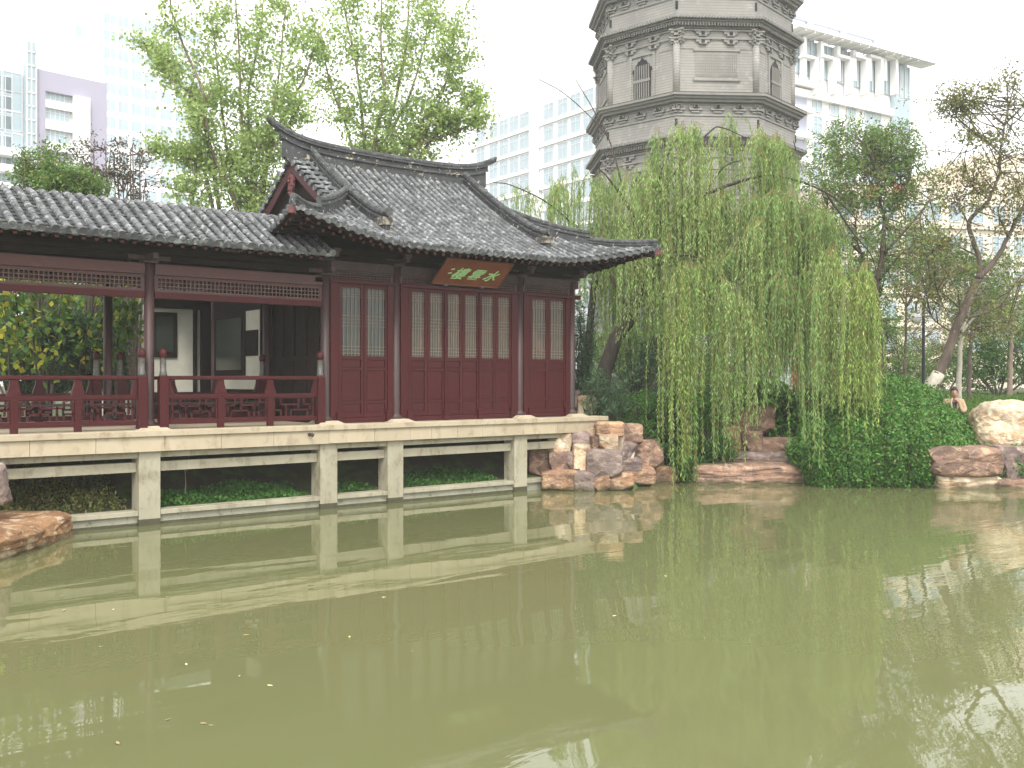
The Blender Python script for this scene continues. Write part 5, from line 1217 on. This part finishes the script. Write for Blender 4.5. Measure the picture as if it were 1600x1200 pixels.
g_=Fac('apartment_wing','white apartment wing with balconies and a glazed stair at the left border',(-60,112),(53,117.8),0,40,12,'bw')
g_.slab('stair_glazing','gl',(g_.u(36),g_.u(51),-.8,-.02,6,42.5)); g_.slab('stair_mullions','gf',*[(g_.u(35.5),g_.u(51.5),-.9,-.81,z,z+.22) for z in np.arange(6,42.5,1.6)],*[(g_.u(x),g_.u(x)+.2,-.9,-.81,6,42.5) for x in(36,43,50.5)])
g_.windows([g_.u(18),g_.u(-12),g_.u(-42)],[g_.z(18,y) for y in(143,173,204,238,268,300)],1.1*1.0*3.0*.5+.6,2.2,2,1)
g_.windows([g_.u(2)],[g_.z(2,y) for y in(145,176,206,238,270)],2.4,2.0,3,1)
g_.slab('balcony','bw',*[(g_.u(-60),g_.u(34),-1.6,-.02,g_.z(20,y)-.9,g_.z(20,y)) for y in(236,262,290,318)])
# tall tower
f=Fac('office_tower','very pale tall office tower fading into the haze behind the left trees',(158,205),(312,218),0,83,30,'bw')
us=[f.u(x) for x in(172,192,212,235,259,283,303)]; zs=[f.z(172,y) for y in range(38,330,27)]+[f.z(172,y) for y in(360,400)]
f.windows(us,zs,2.6,2.2,2,1,sub=True,limit=84); f.slab('pier','bw',*[(u-1.6,u-1.35,-.5,-.02,0,81) for u in us],*[(u+1.35,u+1.6,-.5,-.02,0,81) for u in us])
f2=Fac('office_tower','pale set-back slab left of the tall office tower',(120,215),(156,218),0,78,20,'bw'); f2.windows([f2.u(128),f2.u(147)],[f2.z(140,y) for y in range(60,300,30)],2.6,2.2,2,1)
# centre building
f=Fac('glass_apartment_building','pale glazed apartment building in the haze between the pavilion roof and the pagoda',(735,172),(950,143),0,47,20,'bw')
us=[f.u(x) for x in(752,772,788,804,820,858,880,900,920,938)]; zs=[3+k*3.35 for k in range(2,13)]
f.windows(us,zs,2.3,2.35,2,2,limit=100); f.slab('white_pier','bw',(f.u(832),f.u(843),-.7,-.02,0,49)); f.slab('floor_band','bw',*[(0,f.l,-.3,-.02,z-.75,z-.35) for z in zs])
f.slab('roof_screen','bw',(f.u(838),f.l,.5,8,47,50.5))
# right building
f=Fac('office_building','pale office building with projecting white fins and a glazed corner right of the pagoda',(1215,94),(1420,104.5),0,33.6,22,'bw')
zt_=lambda y,px=1300:f.z(px,y)
TOPZ=f.z(1235,10)
f.slab('parapet_screen','bb',(f.u(1222),f.l-.4,.2,.5,33.4,35.7),(f.u(1222),f.l-.4,.2,.5,TOPZ-.9,TOPZ),*[(f.u(x0),f.u(x1),.2,.5,35.7,TOPZ-.9) for x0,x1 in((1222,1228),(1264,1275),(1316,1326),(1368,1420))])
cz=f.z(1300,70)
f.slab('canopy','bw',(f.u(1225),f.l+2.2,-1.9,.1,cz-.0,cz+.3))
f.slab('canopy_rib','bw',*[(u,u+.12,-1.8,-.02,cz-.2,cz-.01) for u in np.arange(.5,f.l,1.3)])
f.slab('glazing','gl',(f.u(1236),f.l,-.12,-.02,f.z(1300,128),cz-.3)); f.slab('glazing','gl',(f.u(1391),f.l+.02,-.14,-.02,4,cz-.3)); 
f.slab('glazing_mullions','gf',*[(u,u+.1,-.22,-.15,f.z(1300,128),cz-.35) for u in np.arange(f.u(1240),f.l,.75)],*[(f.u(1391),f.l,-.22,-.16,z,z+.25) for z in np.arange(5,29,1.1)])
f.slab('column','bw',*[(f.u(x),f.u(x)+.45,-.75,-.25,f.z(x,128),cz-.3) for x in(1246,1273,1299,1324,1348,1372)])
f.slab('fin_frame','bw',*[(f.u(x),f.u(x)+.4,-1.0,-.25,f.z(x,150),f.z(x,94)) for x in(1262,1290,1316,1341,1364,1387)],*[(f.u(x)-1.6,f.u(x)+.0,-1.0,-.25,f.z(x,97),f.z(x,93)) for x in(1262,1290,1316,1341,1364,1387)])
f.slab('floor_band','bw',(f.u(1233),f.u(1391),-.5,-.02,f.z(1300,163),f.z(1300,152)))
f.windows([f.u(x) for x in(1276,1303,1329)],[f.z(1300,y) for y in(180,219,258,297,336,375)],1.25,2.0,2,2)
f.slab('balcony_recess','bb',*[(f.u(1237),f.u(1260),-.05,-.01,f.z(1250,y+32),f.z(1250,y)) for y in(138,178,218,258)]); f.slab('balcony_slab','bw',*[(f.u(1233),f.u(1262),-.9,-.02,f.z(1250,y+8),f.z(1250,y)) for y in(130,170,210,250,290)])
f.windows([(f.u(1350)+f.u(1376))/2],[f.z(1350,y) for y in(205,245,285)],2.4,2.4,3,1)
# low cream building
f=Fac('cream_building','long cream building with grey windows behind the trees at the right',(1300,72),(1760,78),0,17.2,14,'bc')
f.windows([f.u(x) for x in range(1322,1740,34)],[f.z(1450,y) for y in(345,395,448,500,548)],1.0,1.35,2,2)
f.slab('floor_band','bc',*[(0,f.l,-.25,-.02,f.z(1450,y),f.z(1450,y)+.3) for y in(356,406,460,512)]); f.slab('pier','bw',*[(f.u(x)-.15,f.u(x)+.15,-.3,-.02,0,17.2) for x in range(1305,1750,68)])
f.slab('attic','bc',(f.u(1540),f.l,.5,10,17.2,20)); 
M['redsign']=mat('red_sign_panel',(.62,.2,.18),.6)
f.slab('red_sign_panel','redsign',(f.u(1349),f.u(1366),-.5,-.3,f.z(1357,310),f.z(1357,293))); f.slab('red_sign_panel','redsign',(f.u(1392),f.u(1407),-.5,-.3,f.z(1400,306),f.z(1400,290)))
# ================================================================== PEOPLE
SK=mat('skin',(.42,.24,.16),.6,[(.36,.19,.12,.5,.2)],[12]); HR=mat('black_hair',(.012,.01,.009),.6,bump=.4,bscale=60)
def skin_body(name,chains,mats,parent,sub=2):
    """chains: list of point lists [(x,y,z,r)], first vertex of chain 0 is the root; others start on the nearest vertex"""
    V=[];E=[];Rr=[]
    for ch in chains:
        prev=None
        for k,(x,y,z,r) in enumerate(ch):
            if k==0 and V:
                d=[(i,(Vector(v)-Vector((x,y,z))).length) for i,v in enumerate(V)]; i,dd=min(d,key=lambda a:a[1])
                if dd<.001: prev=i; continue
            V.append((x,y,z)); Rr.append(r); i=len(V)-1
            if prev is not None: E.append((prev,i))
            prev=i
    me=bpy.data.meshes.new(name); me.from_pydata(V,E,[]); 
    for m_ in mats: me.materials.append(m_)
    o=bpy.data.objects.new(name,me); COL.objects.link(o)
    md=o.modifiers.new('s','SKIN'); md.use_smooth_shade=True
    for i,sv in enumerate(me.skin_vertices[0].data): sv.radius=(Rr[i],Rr[i]); sv.use_root=(i==0)
    s_=o.modifiers.new('u','SUBSURF'); s_.levels=sub; s_.render_levels=sub
    bpy.context.view_layer.update()
    m2=bpy.data.meshes.new_from_object(o.evaluated_get(bpy.context.evaluated_depsgraph_get())); bpy.data.objects.remove(o)
    for p_ in m2.polygons: p_.use_smooth=True
    m2.materials.clear(); 
    for m_ in mats: m2.materials.append(m_)
    q=link(name,m2,parent); return q
def place_mesh(o,rz,sc): pass
# seated man, local frame: x right (viewer's), -y towards viewer, z up; seat at z=.42
pD=28.6; pp=W(1490,630,pD); pb=Vector((pp.x,pp.y,float(gheight(pp.x,pp.y))))
man=thing('person',(0,0,0),'man in a tan jacket sitting behind the ivy, chin resting on his hand','person')
sit=.42
body=skin_body('body',[[(0,0,sit+.08,.14),(0,.01,sit+.22,.145),(0,-.02,sit+.40,.155),(0,-.05,sit+.50,.13),(0,-.07,sit+.57,.06),(0,-.09,sit+.62,.055)],
   [(0,-.05,sit+.50,.13),(-.17,-.05,sit+.50,.09),(-.24,-.10,sit+.34,.055),(-.20,-.24,sit+.26,.04),(-.10,-.36,sit+.24,.03)],
   [(0,-.05,sit+.50,.13),(.17,-.05,sit+.50,.09),(.23,-.16,sit+.32,.052),(.16,-.34,sit+.28,.042),(.10,-.24,sit+.50,.03)],
   [(0,0,sit+.08,.14),(-.11,-.05,sit+.04,.10),(-.14,-.42,sit+.08,.075),(-.13,-.46,.12,.05),(-.13,-.52,.05,.045),(-.13,-.64,.035,.035)],
   [(0,0,sit+.08,.14),(.11,-.05,sit+.04,.10),(.15,-.42,sit+.08,.075),(.14,-.46,.12,.05),(.14,-.52,.05,.045),(.14,-.64,.035,.035)]],[mat('tan_jacket',(.42,.31,.19),.85,[(.33,.24,.15,.5,.2)],[6],bump=.3)],man)
hz=sit+.72; hy=-.13
m=MB()
hb=bmesh.new(); bmesh.ops.create_icosphere(hb,subdivisions=4,radius=1)
def face_def(p):
    x,y,z=p; X=x*.076*(1-.18*max(0,-z)); Y=y*.095; Z=z*.118
    f=max(0,-y)
    nose=.026*math.exp(-((x/.16)**2))*math.exp(-((z+.10)/.22)**2)*(f>0); Y-=nose*f
    brow=.006*math.exp(-((z-.22)/.1)**2); eye=.010*math.exp(-((abs(x)-.38)/.16)**2)*math.exp(-((z-.08)/.11)**2); lip=.006*math.exp(-((x/.3)**2))*math.exp(-((z+.52)/.08)**2); chin=.008*math.exp(-((x/.3)**2))*math.exp(-((z+.85)/.15)**2)
    Y-=(brow-eye+lip+chin)*f; return Vector((X,Y,Z))
vs=[Vector((0,hy,hz))+face_def(v.co) for v in hb.verts]; m.add(vs,[tuple(q.index for q in f_.verts) for f_ in hb.faces])
for s_ in(-1,1): m.tube([(s_*.074,hy+.01,hz-.03),(s_*.086,hy+.02,hz),(s_*.088,hy+.02,hz+.03),(s_*.076,hy+.01,hz+.045)],[.008,.014,.014,.008],6)
m.build('head',SK,man,smooth=True)
m=MB()
for s_ in(-1,1): m.tube([(s_*.045,hy-.082,hz+.024),(s_*.028,hy-.088,hz+.03),(s_*.016,hy-.086,hz+.026)],.0045,5)
for s_ in(-1,1): m.lathe((s_*.03,hy-.079,hz+.006),[(-.007,.001),(0,.009),(.007,.001)],8)
m.build('eyes_and_brows',HR,man)
m=MB(); m.tube([(-.022,hy-.092,hz-.06),(0,hy-.098,hz-.062),(.022,hy-.092,hz-.06)],.0045,6); m.build('mouth',mat('lips',(.28,.1,.08),.6),man)
m=MB(); vs=[];ids={}
for v in hb.verts:
    x,y,z=v.co
    if z>-.02+.44*max(0,-y)-.75*max(0,y) or (abs(x)>.72 and z>-.15 and y>-.35): ids[v.index]=len(vs); q=face_def(v.co)*1.17; q+=Vector((0,.004,.004))+NZ.noise_vector(v.co*6)*.006; vs.append(Vector((0,hy,hz))+q)
m.add(vs,[tuple(ids[q.index] for q in f_.verts) for f_ in hb.faces if all(q.index in ids for q in f_.verts)]); o=m.build('hair',HR,man,smooth=True); sd_=o.modifiers.new('s','SOLIDIFY'); sd_.thickness=.012
# shirt front and collar
m=MB(); m.prism([(-.055,.0),(.055,.0),(.075,.22),(.05,.33),(0,.29),(-.05,.33),(-.075,.22)],(1,0,0),(0,.14,.99),(0,-.20,sit+.20),.03); m.build('shirt',mat('dark_navy_shirt',(.02,.02,.045),.8),man,bevel=.01)
for s_ in(-1,1):
    m=MB(); m.tube([(s_*.04,-.17,sit+.60),(s_*.075,-.20,sit+.50),(s_*.06,-.215,sit+.36),(s_*.065,-.20,sit+.20)],[.02,.026,.022,.018],8); m.build('lapel',bpy.data.materials['tan_jacket'],man,smooth=True)
def hand(base,dirv,palm,side,name='hand'):
    """palm plus five separate bent fingers"""
    d=Vector(dirv).normalized(); p=Vector(palm).normalized(); s_=d.cross(p)*side; b=Vector(base); ch=[[(*b,.022),(*(b+d*.05),.026),(*(b+d*.085),.024)]]
    for k,(o,l) in enumerate(((-.028,.070),(-.010,.078),(.010,.074),(.028,.058))):
        r_=b+d*.085+s_*o; q1=r_+d*l*.45+p*.008; q2=q1+(d*.6+p*.8)*l*.3; q3=q2+(d*.1+p)*l*.25; ch.append([(*(b+d*.085),.024),(*r_,.0105),(*q1,.0095),(*q2,.0088),(*q3,.0075)])
    t0=b+d*.03-s_*.022; t1=t0+(d*.5-s_*.8).normalized()*.035; t2=t1+(d*.9+p*.3).normalized()*.03; ch.append([(*(b+d*.05),.026),(*t0,.015),(*t1,.012),(*t2,.009)])
    return skin_body(name,ch,[SK],man,1)
hand((.085,-.25,sit+.49),(-.45,.35,.75),(-.3,.9,.1),1); hand((-.10,-.36,sit+.24),(.9,-.25,.1),(0,.2,-1),-1)
m=MB(); rock_mesh(m,Vector((0,.05,sit/2-.06)),Vector((.34,0,0)),Vector((0,.28,0)),Vector((0,0,sit/2+.04)),77,3)
seat=tag(m.build('boulder',M['rk3']),'grey boulder under the seated man, hidden behind the ivy','rock')
rzv=PSI-RAD(90)+RAD(-18); SC=1.22
zz=2.85+(YH-605)*pD/F0-(hz+.13)*SC
for o in(man,seat): o.location=(pb.x,pb.y,zz); o.rotation_euler=(0,0,rzv); o.scale=(SC,SC,SC)
# distant figure
wom=thing('person',(0,0,0),'small distant figure in a red top standing beside the white tiled wall','person')
_m=man; man=wom
skin_body('body',[[(0,0,.92,.13),(0,0,1.08,.12),(0,0,1.28,.14),(0,0,1.40,.10),(0,0,1.47,.05),(0,0,1.52,.05)],[(0,0,1.40,.10),(-.16,0,1.38,.06),(-.22,.02,1.12,.042),(-.2,-.08,.88,.035)],[(0,0,1.40,.10),(.16,0,1.38,.06),(.22,.02,1.12,.042),(.2,-.08,.88,.035)],[(0,0,.92,.13),(-.09,0,.82,.1),(-.1,.0,.46,.06),(-.1,.03,.08,.045),(-.1,-.12,.04,.035)],[(0,0,.92,.13),(.09,0,.82,.1),(.1,-.02,.46,.06),(.1,.03,.08,.045),(.1,-.12,.04,.035)]],[mat('red_top',(.30,.05,.05),.8)],wom)
m=MB(); m.add([Vector((0,-.01,1.63))+face_def(v.co) for v in hb.verts],[tuple(q.index for q in f_.verts) for f_ in hb.faces]); m.build('head',SK,wom,smooth=True)
m=MB(); m.lathe((0,0,1.66),[(0,.105),(.02,.11),(.07,.09),(.11,.04),(.12,.0)],12); m.lathe((0,-.01,1.66),[(-.005,.15),(.008,.15),(.012,.1)],14); m.build('cap',mat('pink_cap',(.7,.12,.16),.7),wom,smooth=True)
q=gp_(1241,44); wom.location=q; wom.rotation_euler=(0,0,rzv+.4)
# ================================================================== FLOATING LEAVES
lm=[mat('pale_fallen_leaf',(.55,.5,.25),.6),mat('brown_fallen_leaf',(.3,.22,.1),.7)]
r=random.Random(8); first=None
for k,(x,y) in enumerate(((291,1038),(100,953),(97,931),(158,1010),(177,952),(600,933),(546,995),(643,1018),(380,980),(385,992),(330,1133),(184,1161),(262,1124),(318,1130),(422,1071),(960,962),(1190,832),(374,1056),(262,932),(1040,900))):
    if k%7==0:
        mb=MB(); n=8; l=.075; o=[(-l,0,0)]+[(-l+2*l*t_,math.sin(math.pi*t_)*.026,.006*math.sin(6*t_)) for t_ in(.2,.4,.6,.8)]+[(l,0,.01)]+[(-l+2*l*t_,-math.sin(math.pi*t_)*.026,.008) for t_ in(.8,.6,.4,.2)]
        mb.add(o+[(a,b,c-.002) for a,b,c in o],[tuple(range(10)),tuple(range(19,9,-1))]+[(i,10+i,10+(i+1)%10,(i+1)%10) for i in range(10)]); o_=mb.build('floating_leaf',lm[k//7%2]); first=o_
    else: o_=first.copy(); COL.objects.link(o_)
    p=PZ(x,y,.008); o_.location=p; o_.rotation_euler=(0,0,r.uniform(0,6)); o_.scale=[r.uniform(.28,.5)]*3
    tag(o_,'tiny pale leaf floating on the green water','leaf','leaves floating on the pond')
# ================================================================== HAZE
hm=bpy.data.materials.new('haze'); hm.use_nodes=True; N=hm.node_tree.nodes; N.clear(); o=N.new('ShaderNodeOutputMaterial'); pv=N.new('ShaderNodeVolumePrincipled')
pv.inputs['Color'].default_value=(.985,.99,1,1); pv.inputs['Density'].default_value=.0008; pv.inputs['Anisotropy'].default_value=0; hm.node_tree.links.new(pv.outputs[0],o.inputs['Volume'])
m=MB(); m.box(-385,385,-385,385,-3.2,88); hz_=tag(m.build('haze',hm),kind='stuff')
